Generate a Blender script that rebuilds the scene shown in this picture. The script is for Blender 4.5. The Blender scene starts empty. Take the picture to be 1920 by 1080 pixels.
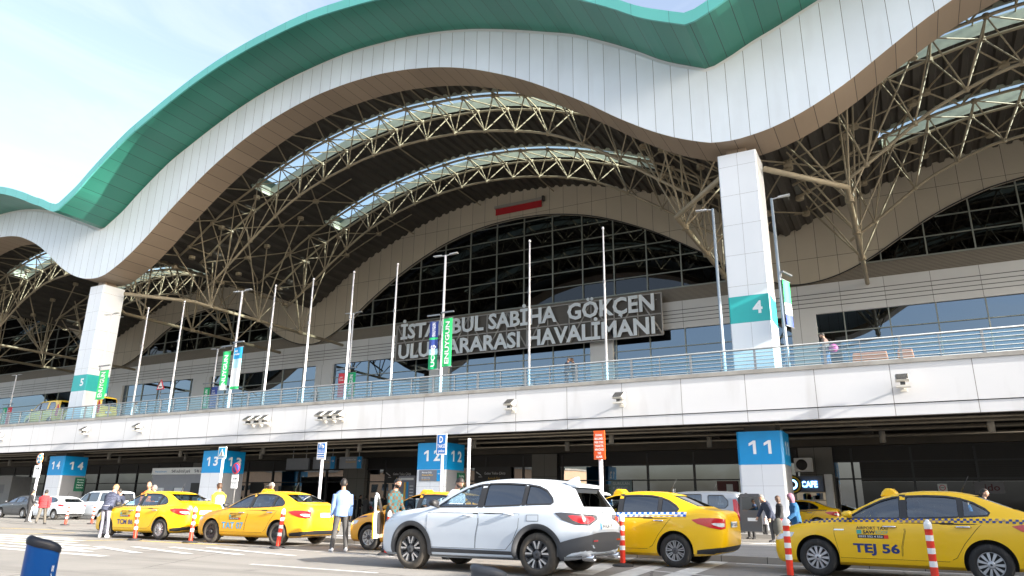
import bpy, bmesh, math, random
import numpy as np
from mathutils import Vector, Matrix
from mathutils.bvhtree import BVHTree
random.seed(7)
R = math.radians
S = bpy.context.scene
COL = S.collection

# ---------------------------------------------------------------- camera, sky, sun, exposure
CAM_H = 1.11
PITCH, ROLL, YAW, FPX = R(16.93567), R(0.737164), R(28.43133), 1350.163
cd = bpy.data.cameras.new('camera'); cam = bpy.data.objects.new('camera', cd); COL.objects.link(cam)
cd.sensor_width = 36.0; cd.lens = 36.0 * FPX / 1920.0; cd.clip_start = 0.05; cd.clip_end = 3000
fw = Vector((-math.sin(YAW) * math.cos(PITCH), math.cos(YAW) * math.cos(PITCH), math.sin(PITCH)))
rt = Vector((math.cos(YAW), math.sin(YAW), 0)); up = rt.cross(fw)
CR = math.cos(ROLL) * rt + math.sin(ROLL) * up
CU = -math.sin(ROLL) * rt + math.cos(ROLL) * up
m = Matrix((CR, CU, -fw)).transposed().to_4x4(); m.translation = (0, 0, CAM_H)
cam.matrix_world = m
S.camera = cam

SUN_EL = R(20)
SUN_DIR = Vector((0.996, -0.085, 0)).normalized()          # horizontal direction towards the sun
W = bpy.data.worlds.new('World'); S.world = W; W.use_nodes = True
wn = W.node_tree.nodes; bg = wn['Background']
sky = wn.new('ShaderNodeTexSky'); sky.sky_type = 'NISHITA'; sky.sun_disc = False
sky.sun_elevation = SUN_EL
sky.sun_rotation = math.atan2(SUN_DIR.x, SUN_DIR.y)
sky.altitude = 100; sky.air_density = 1.0; sky.dust_density = 4.5; sky.ozone_density = 1.6
hs = wn.new('ShaderNodeHueSaturation'); hs.inputs['Saturation'].default_value = .75     # pale spring haze
W.node_tree.links.new(sky.outputs[0], hs.inputs['Color']); 
ctc = wn.new('ShaderNodeTexCoord'); cmp_ = wn.new('ShaderNodeMapping'); cmp_.inputs['Scale'].default_value = (1.2, 1.2, 4.5); cno = wn.new('ShaderNodeTexNoise'); cno.inputs['Scale'].default_value = 2.2; cno.inputs['Detail'].default_value = 9; cno.inputs['Roughness'].default_value = .62; cno.inputs['Distortion'].default_value = .6
crm = wn.new('ShaderNodeMapRange'); crm.inputs[1].default_value = .44; crm.inputs[2].default_value = .78; crm.inputs[4].default_value = .5
cmx = wn.new('ShaderNodeMix'); cmx.data_type = 'RGBA'; cmx.inputs[7].default_value = (2.6, 2.75, 2.9, 1)          # thin veil of high cloud
wl_ = W.node_tree.links.new; wl_(ctc.outputs['Generated'], cmp_.inputs[0]); wl_(cmp_.outputs[0], cno.inputs['Vector']); wl_(cno.outputs[0], crm.inputs[0]); wl_(crm.outputs[0], cmx.inputs[0]); wl_(hs.outputs[0], cmx.inputs[6]); wl_(cmx.outputs[2], bg.inputs[0]); bg.inputs[1].default_value = 0.13
sl = bpy.data.lights.new('sun', 'SUN'); sl.energy = 5.0; sl.angle = R(0.5); sl.color = (1, 0.93, 0.83)
so = bpy.data.objects.new('sun', sl); COL.objects.link(so)
sv = Vector((SUN_DIR.x * math.cos(SUN_EL), SUN_DIR.y * math.cos(SUN_EL), math.sin(SUN_EL)))
so.rotation_euler = sv.to_track_quat('Z', 'Y').to_euler(); so.location = (40, -30, 60)
S.view_settings.view_transform = 'Standard'; S.view_settings.look = 'None'
S.view_settings.exposure = 1.9; S.view_settings.gamma = 1.0
S.cycles.max_bounces = 8; S.cycles.transparent_max_bounces = 12

def ray(px, py):
    return fw * FPX + CR * (px - 960) - CU * (py - 540)
def G(px, py, z=0.0):
    d = ray(px, py); t = (z - CAM_H) / d.z; return Vector((d.x * t, d.y * t, z))
def P(px, py, Y):
    d = ray(px, py); t = Y / d.y; return Vector((d.x * t, Y, CAM_H + d.z * t))

# ---------------------------------------------------------------- materials
MATS = {}
def mat(name, col=(.5, .5, .5), rough=.6, metal=0.0, coat=0.0, spec=.5, var=0.06, scale=3.0, bump=0.0, bscale=60.0, emit=0.0, dirt=0.0, alpha=None, trans=0.0):
    if name in MATS: return MATS[name]
    M = bpy.data.materials.new(name); M.use_nodes = True; MATS[name] = M
    nt = M.node_tree; b = nt.nodes['Principled BSDF']; L = nt.links.new
    b.inputs['Roughness'].default_value = rough; b.inputs['Metallic'].default_value = metal
    b.inputs['Coat Weight'].default_value = coat; b.inputs['Coat Roughness'].default_value = .04
    b.inputs['Specular IOR Level'].default_value = spec
    c = (*col, 1)
    b.inputs['Base Color'].default_value = c
    if var or dirt:
        tc = nt.nodes.new('ShaderNodeTexCoord'); n = nt.nodes.new('ShaderNodeTexNoise')
        n.inputs['Scale'].default_value = scale; n.inputs['Detail'].default_value = 6; n.inputs['Roughness'].default_value = .6
        L(tc.outputs['Object'], n.inputs['Vector'])
        rp = nt.nodes.new('ShaderNodeMapRange'); rp.inputs[1].default_value = .3; rp.inputs[2].default_value = .7
        rp.inputs[3].default_value = 1 - var; rp.inputs[4].default_value = 1 + var
        L(n.outputs[0], rp.inputs[0])
        mx = nt.nodes.new('ShaderNodeMix'); mx.data_type = 'RGBA'; mx.blend_type = 'MULTIPLY'; mx.inputs[0].default_value = 1
        mx.inputs[6].default_value = c; L(rp.outputs[0], mx.inputs[7]); out = mx.outputs[2]
        if dirt:
            n2 = nt.nodes.new('ShaderNodeTexNoise'); n2.inputs['Scale'].default_value = scale * 2.3; n2.inputs['Detail'].default_value = 8
            mp = nt.nodes.new('ShaderNodeMapping'); mp.inputs['Scale'].default_value = (1, 1, .18)
            L(tc.outputs['Object'], mp.inputs[0]); L(mp.outputs[0], n2.inputs['Vector'])
            r2 = nt.nodes.new('ShaderNodeMapRange'); r2.inputs[1].default_value = .55; r2.inputs[2].default_value = .8; r2.inputs[4].default_value = dirt
            L(n2.outputs[0], r2.inputs[0])
            m2 = nt.nodes.new('ShaderNodeMix'); m2.data_type = 'RGBA'; L(r2.outputs[0], m2.inputs[0]); L(out, m2.inputs[6])
            m2.inputs[7].default_value = (.16, .14, .11, 1); out = m2.outputs[2]
        L(out, b.inputs['Base Color'])
        rr = nt.nodes.new('ShaderNodeMapRange'); rr.inputs[3].default_value = max(0, rough - .06); rr.inputs[4].default_value = min(1, rough + .08)
        L(n.outputs[0], rr.inputs[0]); L(rr.outputs[0], b.inputs['Roughness'])
    if bump:
        tc2 = nt.nodes.new('ShaderNodeTexCoord'); n3 = nt.nodes.new('ShaderNodeTexNoise'); n3.inputs['Scale'].default_value = bscale; n3.inputs['Detail'].default_value = 4
        L(tc2.outputs['Object'], n3.inputs['Vector'])
        bp = nt.nodes.new('ShaderNodeBump'); bp.inputs['Strength'].default_value = bump; bp.inputs['Distance'].default_value = .02
        L(n3.outputs[0], bp.inputs['Height']); L(bp.outputs[0], b.inputs['Normal'])
    if emit:
        b.inputs['Emission Color'].default_value = c; b.inputs['Emission Strength'].default_value = emit
    if trans:
        b.inputs['Transmission Weight'].default_value = trans; b.inputs['IOR'].default_value = 1.45
    return M

def seam_mat(name, col, step, axis='X', rough=.45, metal=0.0, width=.02, line=(.03, .03, .03), step2=0.0, axis2='Z', var=.05, dirt=0.0, spec=.5, off=0.0, off2=0.0, tone=.06, coat=0.0):
    """cladding: panels of slightly different tone parted by open joints, every `step` metres along an axis"""
    if name in MATS: return MATS[name]
    M = mat(name, col, rough, metal, coat, spec, var, .35, dirt=dirt)
    nt = M.node_tree; L = nt.links.new; b = nt.nodes['Principled BSDF']
    src = b.inputs['Base Color'].links[0].from_socket
    tc = nt.nodes.new('ShaderNodeTexCoord'); sp = nt.nodes.new('ShaderNodeSeparateXYZ'); L(tc.outputs['Object'], sp.inputs[0])
    def joint(ax, st, of):
        a = nt.nodes.new('ShaderNodeMath'); a.operation = 'ADD'; a.inputs[1].default_value = of + 1000 * st; L(sp.outputs[ax], a.inputs[0])
        d = nt.nodes.new('ShaderNodeMath'); d.operation = 'DIVIDE'; d.inputs[1].default_value = st; L(a.outputs[0], d.inputs[0])
        f = nt.nodes.new('ShaderNodeMath'); f.operation = 'FRACT'; L(d.outputs[0], f.inputs[0])
        c = nt.nodes.new('ShaderNodeMath'); c.operation = 'LESS_THAN'; c.inputs[1].default_value = width / st; L(f.outputs[0], c.inputs[0])
        fl = nt.nodes.new('ShaderNodeMath'); fl.operation = 'FLOOR'; L(d.outputs[0], fl.inputs[0])
        return c.outputs[0], fl.outputs[0]
    j, fl = joint(axis, step, off)
    if step2:
        j2, fl2 = joint(axis2, step2, off2)
        mxx = nt.nodes.new('ShaderNodeMath'); mxx.operation = 'MAXIMUM'; L(j, mxx.inputs[0]); L(j2, mxx.inputs[1]); j = mxx.outputs[0]
        cb = nt.nodes.new('ShaderNodeMath'); cb.operation = 'MULTIPLY_ADD'; cb.inputs[1].default_value = 7.31; L(fl2, cb.inputs[0]); L(fl, cb.inputs[2]); fl = cb.outputs[0]
    wn_ = nt.nodes.new('ShaderNodeTexWhiteNoise'); wn_.noise_dimensions = '1D'; L(fl, wn_.inputs['W'])
    mr = nt.nodes.new('ShaderNodeMapRange'); mr.inputs[3].default_value = 1 - tone; mr.inputs[4].default_value = 1 + tone; L(wn_.outputs[0], mr.inputs[0])
    mu = nt.nodes.new('ShaderNodeMix'); mu.data_type = 'RGBA'; mu.blend_type = 'MULTIPLY'; mu.inputs[0].default_value = 1; L(src, mu.inputs[6]); L(mr.outputs[0], mu.inputs[7])
    mx = nt.nodes.new('ShaderNodeMix'); mx.data_type = 'RGBA'; L(j, mx.inputs[0]); L(mu.outputs[2], mx.inputs[6]); mx.inputs[7].default_value = (*line, 1)
    L(mx.outputs[2], b.inputs['Base Color'])
    return M

def glass_mat(name, tint=(.02, .025, .03), mix=.35, rough=.02, wav=0.0, wscale=.6, gcol=(.95, .97, 1)):
    """see-through tinted pane: transparent + mirror by fresnel"""
    if name in MATS: return MATS[name]
    M = bpy.data.materials.new(name); M.use_nodes = True; MATS[name] = M
    nt = M.node_tree; L = nt.links.new
    for n in list(nt.nodes): nt.nodes.remove(n)
    o = nt.nodes.new('ShaderNodeOutputMaterial'); t = nt.nodes.new('ShaderNodeBsdfTransparent'); t.inputs[0].default_value = (*tint, 1)
    g = nt.nodes.new('ShaderNodeBsdfGlossy'); g.inputs['Roughness'].default_value = rough; g.inputs[0].default_value = (*gcol, 1)
    lw = nt.nodes.new('ShaderNodeLayerWeight'); lw.inputs[0].default_value = .5        # Schlick, the same from both sides of the sheet
    pw = nt.nodes.new('ShaderNodeMath'); pw.operation = 'POWER'; pw.inputs[1].default_value = 5; L(lw.outputs[1], pw.inputs[0])
    f = nt.nodes.new('ShaderNodeMath'); f.operation = 'MULTIPLY_ADD'; f.inputs[1].default_value = .95; f.inputs[2].default_value = .05; L(pw.outputs[0], f.inputs[0])
    a = nt.nodes.new('ShaderNodeMath'); a.operation = 'MULTIPLY_ADD'; a.inputs[1].default_value = 1 - mix; a.inputs[2].default_value = mix; L(f.outputs[0], a.inputs[0])
    x = nt.nodes.new('ShaderNodeMixShader'); L(a.outputs[0], x.inputs[0]); L(t.outputs[0], x.inputs[1]); L(g.outputs[0], x.inputs[2]); L(x.outputs[0], o.inputs[0])
    if wav:
        tc = nt.nodes.new('ShaderNodeTexCoord'); n = nt.nodes.new('ShaderNodeTexNoise'); n.inputs['Scale'].default_value = wscale; n.inputs['Detail'].default_value = 1
        L(tc.outputs['Object'], n.inputs['Vector']); bp = nt.nodes.new('ShaderNodeBump'); bp.inputs['Strength'].default_value = wav; bp.inputs['Distance'].default_value = .1
        L(n.outputs[0], bp.inputs['Height']); L(bp.outputs[0], g.inputs['Normal'])
    return M

# ---------------------------------------------------------------- mesh builder
class MB:
    def __init__(s): s.v = []; s.f = []; s.mi = []; s.sm = []; s.mats = []
    def m(s, mt):
        if mt not in s.mats: s.mats.append(mt)
        return s.mats.index(mt)
    def add(s, vs, fs, mt, smooth=False):
        o = len(s.v); i = s.m(mt)
        s.v += [tuple(v) for v in vs]
        for f in fs: s.f.append([o + k for k in f]); s.mi.append(i); s.sm.append(smooth)
        return s
    def box(s, a, b, mt, rz=0, c=None):
        x0, y0, z0 = a; x1, y1, z1 = b
        vs = [(x, y, z) for z in (z0, z1) for y in (y0, y1) for x in (x0, x1)]
        if rz:
            cx, cy = c if c else ((x0 + x1) / 2, (y0 + y1) / 2); ca, sa = math.cos(rz), math.sin(rz)
            vs = [(cx + (x - cx) * ca - (y - cy) * sa, cy + (x - cx) * sa + (y - cy) * ca, z) for x, y, z in vs]
        return s.add(vs, [(0, 2, 3, 1), (4, 5, 7, 6), (0, 1, 5, 4), (2, 6, 7, 3), (0, 4, 6, 2), (1, 3, 7, 5)], mt)
    def tube(s, pts, r, mt, n=8, cap=True, smooth=True):
        pts = [Vector(p) for p in pts]; rs = r if isinstance(r, (list, tuple)) else [r] * len(pts)
        rings = []
        for i, p in enumerate(pts):
            d = (pts[min(i + 1, len(pts) - 1)] - pts[max(i - 1, 0)]).normalized()
            a = Vector((0, 0, 1)) if abs(d.z) < .9 else Vector((1, 0, 0))
            u = d.cross(a).normalized(); w = d.cross(u)
            rings.append([p + (u * math.cos(2 * math.pi * k / n) + w * math.sin(2 * math.pi * k / n)) * rs[i] for k in range(n)])
        vs = [q for rg in rings for q in rg]; fs = []
        for i in range(len(pts) - 1):
            for k in range(n): fs.append((i * n + k, i * n + (k + 1) % n, (i + 1) * n + (k + 1) % n, (i + 1) * n + k))
        s.add(vs, fs, mt, smooth)
        if cap:
            s.add(rings[0], [tuple(range(n))[::-1]], mt); s.add(rings[-1], [tuple(range(n))], mt)
        return s
    def lathe(s, prof, mt, n=24, axis='Z', o=(0, 0, 0), smooth=True, closed=True):
        vs = []; fs = []; ox, oy, oz = o
        for r, h in prof:
            for k in range(n):
                a = 2 * math.pi * k / n; c, d = r * math.cos(a), r * math.sin(a)
                vs.append((ox + c, oy + d, oz + h) if axis == 'Z' else ((ox + c, oy + h, oz + d) if axis == 'Y' else (ox + h, oy + c, oz + d)))
        for i in range(len(prof) - 1):
            for k in range(n): fs.append((i * n + k, i * n + (k + 1) % n, (i + 1) * n + (k + 1) % n, (i + 1) * n + k))
        s.add(vs, fs, mt, smooth)
        if closed:
            for i in (0, len(prof) - 1):
                if prof[i][0] > 1e-4: s.add(vs[i * n:(i + 1) * n], [tuple(range(n))], mt)
        return s
    def prism(s, poly, y0, y1, mt, plane='XZ'):
        """polygon extruded: XZ -> along Y, XY -> along Z, YZ -> along X"""
        n = len(poly)
        mk = {'XZ': lambda p, t: (p[0], t, p[1]), 'XY': lambda p, t: (p[0], p[1], t), 'YZ': lambda p, t: (t, p[0], p[1])}[plane]
        vs = [mk(p, y0) for p in poly] + [mk(p, y1) for p in poly]
        fs = [tuple(range(n)), tuple(range(2 * n - 1, n - 1, -1))] + [(i, n + i, n + (i + 1) % n, (i + 1) % n) for i in range(n)]
        return s.add(vs, fs, mt)
    def strip(s, A, B, mt, smooth=False):
        n = len(A); return s.add(list(A) + list(B), [(i, i + 1, n + i + 1, n + i) for i in range(n - 1)], mt, smooth)
    def build(s, name, parent=None, loc=None, fix=True, bevel=0.0, seg=2):
        me = bpy.data.meshes.new(name); me.from_pydata(s.v, [], s.f)
        for mt in s.mats: me.materials.append(mt)
        me.polygons.foreach_set('material_index', s.mi); me.polygons.foreach_set('use_smooth', s.sm)
        if fix:
            bm = bmesh.new(); bm.from_mesh(me); bmesh.ops.remove_doubles(bm, verts=bm.verts, dist=1e-5)
            bmesh.ops.recalc_face_normals(bm, faces=bm.faces); bm.to_mesh(me); bm.free()
        me.update()
        o = bpy.data.objects.new(name, me); COL.objects.link(o)
        if parent: o.parent = parent
        if loc: o.location = loc
        if bevel:
            md = o.modifiers.new('bevel', 'BEVEL'); md.width = bevel; md.segments = seg; md.limit_method = 'ANGLE'; md.angle_limit = R(40)
        return o

def tag(o, label=None, cat=None, group=None, kind=None):
    if label: o['label'] = label
    if cat: o['category'] = cat
    if group: o['group'] = group
    if kind: o['kind'] = kind
    return o
def thing(name, loc, label, cat, group=None, rz=0.0):
    o = bpy.data.objects.new(name, None); COL.objects.link(o); o.location = loc; o.rotation_euler = (0, 0, rz); o.empty_display_size = .3
    return tag(o, label, cat, group)
def copy_tree(o, parent=None, loc=None, rz=None, label=None):
    kids = [c for c in o.children]
    c = o.copy(); COL.objects.link(c)
    if parent: c.parent = parent
    if loc is not None: c.location = loc
    if rz is not None: c.rotation_euler = (0, 0, rz)
    if label: c['label'] = label
    for k in kids: copy_tree(k, c)
    return c

_tc = {}
def text_geo(txt, bold=0.0, serif=False):
    """letters as flat polygons in the unit of cap height 1, origin at lower left of the ink"""
    key = (txt, bold)
    if key in _tc: return _tc[key]
    cu = bpy.data.curves.new('t', 'FONT'); cu.body = txt; cu.size = 1; cu.offset = bold; cu.resolution_u = 2; cu.fill_mode = 'FRONT'
    ob = bpy.data.objects.new('t', cu); COL.objects.link(ob)
    dg = bpy.context.evaluated_depsgraph_get(); me = bpy.data.meshes.new_from_object(ob.evaluated_get(dg))
    v = np.array([tuple(x.co)[:2] for x in me.vertices]) if len(me.vertices) else np.zeros((1, 2))
    f = [tuple(p.vertices) for p in me.polygons]
    bpy.data.objects.remove(ob); bpy.data.curves.remove(cu); bpy.data.meshes.remove(me)
    _tc[key] = (v, f); return _tc[key]
def text_fit(txt, x0, z0, x1, z1, bold=0.0):
    """2-D text scaled to fill a rectangle -> (points, faces)"""
    v, f = text_geo(txt, bold); lo = v[:, 0].min(); w = max(v[:, 0].max() - lo, 1e-6)
    h, _ = text_geo('H', bold); b, c = h[:, 1].min(), h[:, 1].max()      # fitted by baseline and cap height
    p = np.stack([(v[:, 0] - lo) / w * (x1 - x0) + x0, (v[:, 1] - b) / (c - b) * (z1 - z0) + z0], 1)
    return p, f
def put_text(mb, txt, mt, o, ux, uy, rect, bold=0.0, thick=0.0):
    """writes text on a plane: o origin, ux/uy unit vectors, rect in plane units"""
    o, ux, uy = Vector(o), Vector(ux), Vector(uy); n = ux.cross(uy).normalized()
    p, f = text_fit(txt, *rect, bold)
    vs = [o + ux * a + uy * b for a, b in p]
    mb.add([v + n * thick for v in vs], f, mt)
    if thick:
        ed = {}
        for q in f:
            for i in range(len(q)):
                e = (q[i], q[(i + 1) % len(q)]); k = tuple(sorted(e)); ed[k] = None if k in ed else e
        k = len(vs)
        mb.add(vs + [v + n * thick for v in vs], [(e[0], e[1], e[1] + k, e[0] + k) for e in ed.values() if e], mt)
# ================================================================ setting: ground, kerbs, markings
def ground_mat(name, c1, c2, crack=.5):
    M = mat(name, c1, .85, var=.12, scale=.35, bump=.25, bscale=45)
    nt = M.node_tree; L = nt.links.new; b = nt.nodes['Principled BSDF']; src = b.inputs['Base Color'].links[0].from_socket
    tc = nt.nodes.new('ShaderNodeTexCoord')
    n = nt.nodes.new('ShaderNodeTexNoise'); n.inputs['Scale'].default_value = 90; n.inputs['Detail'].default_value = 3; L(tc.outputs['Object'], n.inputs['Vector'])
    r = nt.nodes.new('ShaderNodeMapRange'); r.inputs[1].default_value = .35; r.inputs[2].default_value = .7; r.inputs[3].default_value = .8; r.inputs[4].default_value = 1.2; L(n.outputs[0], r.inputs[0])
    m1 = nt.nodes.new('ShaderNodeMix'); m1.data_type = 'RGBA'; m1.blend_type = 'MULTIPLY'; m1.inputs[0].default_value = 1; L(src, m1.inputs[6]); L(r.outputs[0], m1.inputs[7])
    n2 = nt.nodes.new('ShaderNodeTexNoise'); n2.inputs['Scale'].default_value = .55; n2.inputs['Detail'].default_value = 9; n2.inputs['Roughness'].default_value = .7; L(tc.outputs['Object'], n2.inputs['Vector'])
    r2 = nt.nodes.new('ShaderNodeMapRange'); r2.inputs[1].default_value = .5; r2.inputs[2].default_value = .72; L(n2.outputs[0], r2.inputs[0])
    m2 = nt.nodes.new('ShaderNodeMix'); m2.data_type = 'RGBA'; L(r2.outputs[0], m2.inputs[0]); L(m1.outputs[2], m2.inputs[6]); m2.inputs[7].default_value = (*c2, 1)
    v = nt.nodes.new('ShaderNodeTexVoronoi'); v.feature = 'DISTANCE_TO_EDGE'; v.inputs['Scale'].default_value = .22
    wv = nt.nodes.new('ShaderNodeMix'); wv.data_type = 'VECTOR'; wv.inputs[0].default_value = .25; L(tc.outputs['Object'], wv.inputs[4]); L(n2.outputs[1], wv.inputs[5]); L(wv.outputs[1], v.inputs['Vector'])
    lt = nt.nodes.new('ShaderNodeMath'); lt.operation = 'LESS_THAN'; lt.inputs[1].default_value = .0035; L(v.outputs[0], lt.inputs[0])
    sc = nt.nodes.new('ShaderNodeMath'); sc.operation = 'MULTIPLY'; sc.inputs[1].default_value = crack; L(lt.outputs[0], sc.inputs[0])
    m3 = nt.nodes.new('ShaderNodeMix'); m3.data_type = 'RGBA'; L(sc.outputs[0], m3.inputs[0]); L(m2.outputs[2], m3.inputs[6]); m3.inputs[7].default_value = (.03, .03, .03, 1)
    n4 = nt.nodes.new('ShaderNodeTexNoise'); n4.inputs['Scale'].default_value = 1.3; n4.inputs['Detail'].default_value = 5; mp = nt.nodes.new('ShaderNodeMapping'); mp.inputs['Scale'].default_value = (.09, 1, 1); L(tc.outputs['Object'], mp.inputs[0]); L(mp.outputs[0], n4.inputs['Vector'])
    r4 = nt.nodes.new('ShaderNodeMapRange'); r4.inputs[1].default_value = .52; r4.inputs[2].default_value = .7; r4.inputs[4].default_value = .38; L(n4.outputs[0], r4.inputs[0])
    m4 = nt.nodes.new('ShaderNodeMix'); m4.data_type = 'RGBA'; L(r4.outputs[0], m4.inputs[0]); L(m3.outputs[2], m4.inputs[6]); m4.inputs[7].default_value = (.07, .066, .06, 1)      # tyre tracks along the lanes
    n5 = nt.nodes.new('ShaderNodeTexVoronoi'); n5.inputs['Scale'].default_value = .9; L(tc.outputs['Object'], n5.inputs['Vector'])
    r5 = nt.nodes.new('ShaderNodeMapRange'); r5.inputs[1].default_value = .0; r5.inputs[2].default_value = .16; r5.inputs[3].default_value = .55; r5.inputs[4].default_value = 0; L(n5.outputs[0], r5.inputs[0])
    m5 = nt.nodes.new('ShaderNodeMix'); m5.data_type = 'RGBA'; L(r5.outputs[0], m5.inputs[0]); L(m4.outputs[2], m5.inputs[6]); m5.inputs[7].default_value = (.05, .047, .043, 1)      # oil spots
    L(m5.outputs[2], b.inputs['Base Color']); return M
asphalt = ground_mat('asphalt', (.235, .222, .203), (.18, .172, .16))
paving = ground_mat('paving', (.27, .26, .25), (.22, .21, .2), .2)
kerb_m = seam_mat('kerb_stone', (.3, .29, .27), 1.0, 'X', .8, width=.015, var=.15, dirt=.6)
paint_w = mat('road_paint_white', (.56, .56, .54), .7, var=.25, scale=3, dirt=.45)
paint_y = mat('road_paint_yellow', (.7, .5, .1), .7, var=.2, scale=5)

g = MB(); g.add([(-900, -400, 0), (500, -400, 0), (500, 900, 0), (-900, 900, 0)], [(0, 1, 2, 3)], asphalt)
tag(g.build('road'), kind='structure')
isl = [(-17.2, 18.6), (-15.8, 18.15), (-2.8, 17.5), (30, 17.1), (30, 24), (-16.6, 24), (-17.2, 23.2)]
g = MB(); g.prism(isl, -.1, .12, paving, 'XY'); tag(g.build('pavement'), kind='structure')
def offs(poly, d):
    n = len(poly); out = []
    for i in range(n):
        a, b, c = [Vector((*poly[k % n], 0)) for k in (i - 1, i, i + 1)]
        t = ((b - a).normalized() + (c - b).normalized()).normalized(); out.append((b.x + t.y * d, b.y - t.x * d))
    return out
g = MB(); o2 = offs(isl, .16); n = len(isl)
for i in range(n):
    a, b, c, d = isl[i], isl[(i + 1) % n], o2[(i + 1) % n], o2[i]
    g.prism([a, b, c, d], -.1, .135, kerb_m, 'XY')
tag(g.build('kerb'), kind='structure')
g = MB(); g.box((-160, 32.6, -.1), (60, 48, .15), paving); tag(g.build('pavement'), kind='structure')
g = MB(); g.box((-160, 32.42, -.1), (60, 32.597, .165), kerb_m); tag(g.build('kerb'), kind='structure')

def line(mb, pts, w, mt, z=.004):
    for (a, b) in zip(pts[:-1], pts[1:]):
        a, b = Vector((a[0], a[1], 0)), Vector((b[0], b[1], 0)); d = (b - a).normalized(); nn = Vector((-d.y, d.x, 0)) * w / 2
        mb.add([(*(a - nn).xy, z), (*(b - nn).xy, z), (*(b + nn).xy, z), (*(a + nn).xy, z)], [(0, 1, 2, 3)], mt)
def gl(mb, pxs, w, mt, z=.004): line(mb, [G(*p) for p in pxs], w, mt, z)
g = MB()
gl(g, [(470, 1058), (707, 1074.5)], .13, paint_w)
gl(g, [(430, 1022), (580, 1033), (740, 1044)], .14, paint_w)
line(g, [(-3.6, 17.05), (28, 16.7)], .13, paint_w); line(g, [(-15, 17.75), (-6, 17.3)], .12, paint_w)
for a, b in (((1090, 1077), (1182, 1043)), ((1150, 1086), (1262, 1050)), ((1245, 1088), (1352, 1052)), ((1020, 1072), (1110, 1040))): gl(g, [a, b], .42, paint_w)
gl(g, [(1195, 1068), (1300, 1078), (1400, 1087)], .13, paint_w, .008)
# crossing at the left: long pale bars, worn
for k in range(7):
    x0 = -33 + k * 1.35 + .35 * math.sin(k * 2.1); y = 14.6 - k * .66
    line(g, [(x0 - 4.5, y + .35), (x0 + 9.5, y - .05 * k)], .34 - .015 * k, paint_w)
for k in range(5):
    line(g, [(-16.5 - k * .8, 13.9 - k * .5), (-12.5 - k * 1.1, 12.9 - k * .5)], .22, paint_w, .008)
for k in range(5):                                            # hatching in the lane by the arrivals kerb
    x = -13 + k * 3.4; line(g, [(x, 25.2), (x + 3.2, 31.2)], .45, paint_w)
tag(g.build('road_marking'), kind='structure')
g = MB()
gl(g, [(0, 1019), (250, 1011.5)], .14, paint_y); gl(g, [(-10, 1003), (140, 999)], .14, paint_y); gl(g, [(0, 990), (120, 994)], .14, paint_y)
line(g, [(-20.8, 15.0), (-16.2, 15.0)], .16, paint_y)
tag(g.build('road_marking'), kind='structure')

# ================================================================ terminal
def interp(T, v0=False):
    xs = np.array([t[0] for t in T], float); ys = np.array([t[1] for t in T], float)
    h = np.diff(xs); d = np.diff(ys) / h; mm = np.zeros(len(xs))
    if v0: mm[0] = d[0]
    for i in range(1, len(xs) - 1):
        if d[i - 1] * d[i] > 0:
            w1, w2 = 2 * h[i] + h[i - 1], h[i] + 2 * h[i - 1]; mm[i] = (w1 + w2) / (w1 / d[i - 1] + w2 / d[i])
    def f(x):
        i = int(min(max(np.searchsorted(xs, x) - 1, 0), len(h) - 1)); t = (x - xs[i]) / h[i]
        return ((2 * t**3 - 3 * t**2 + 1) * ys[i] + (t**3 - 2 * t**2 + t) * h[i] * mm[i] + (-2 * t**3 + 3 * t**2) * ys[i + 1] + (t**3 - t**2) * h[i] * mm[i + 1])
    return f
B_main = interp([(0, 19.25), (1, 19.35), (2, 19.7), (3, 20.15), (4, 20.7), (6, 22.05), (8, 23.6), (10, 25), (12, 26.3), (14, 27.4), (16, 28.35), (18, 29.1), (20, 29.65), (22, 30.05), (24, 30.3), (26.45, 30.4)])
T_main = interp([(0, 23.8), (1, 24.3), (2.4, 25.05), (4, 26.2), (6, 27.5), (8, 28.65), (10, 29.5), (12.5, 30.5), (15.7, 31.6), (18.5, 32.3), (22, 32.85), (26.45, 33.15)], True)
B_side = interp([(0, 19.25), (1.5, 19.4), (2.5, 19.65), (3.6, 20.05), (5.4, 20.95), (7.5, 22.3), (9.6, 23.6), (11.7, 24.6), (14.2, 25.45), (16.5, 25.8), (18, 25.9)])
T_side = interp([(0, 23.8), (1.2, 24.25), (2.4, 24.8), (3.5, 25.2), (5.8, 26.15), (9.1, 27.3), (12, 28), (14.8, 28.4), (18, 28.55)], True)
VL, VR = -58.7, -5.85
BAYS = [(VL - 36 - 52.85 - 36, VL - 36 - 52.85, 0), (VL - 36 - 52.85, VL - 36, 1), (VL - 36, VL, 0), (VL, VR, 1), (VR, VR + 36, 0), (VR + 36, VR + 36 + 52.85, 1)]   # wide and narrow vaults alternate
def prof(x, fm, fs):
    for a, b, big in BAYS:
        if a <= x <= b: return (fm if big else fs)(min(x - a, b - x))
    return fs(0)
def ZB(x): return prof(x, B_main, B_side)
def ZT(x):
    # the upper line of the fascia dips about a metre left of the column axes
    d = .55 if x < -30 else .55 + .45 * min(1, (x + 30) / 24)
    return prof(x + d, T_main, T_side)
def ZU(x): return max(ZT(x) - .85, ZB(x) + .6)              # underside of the roof deck
X0, X1 = -175.0, 48.0
XS = list(np.arange(X0, X1 + .01, .5))
YF, YE, YS, YW = 34.4, 30.5, 36.9, 60.5
DK = 7.1                                                      # deck level

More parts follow.
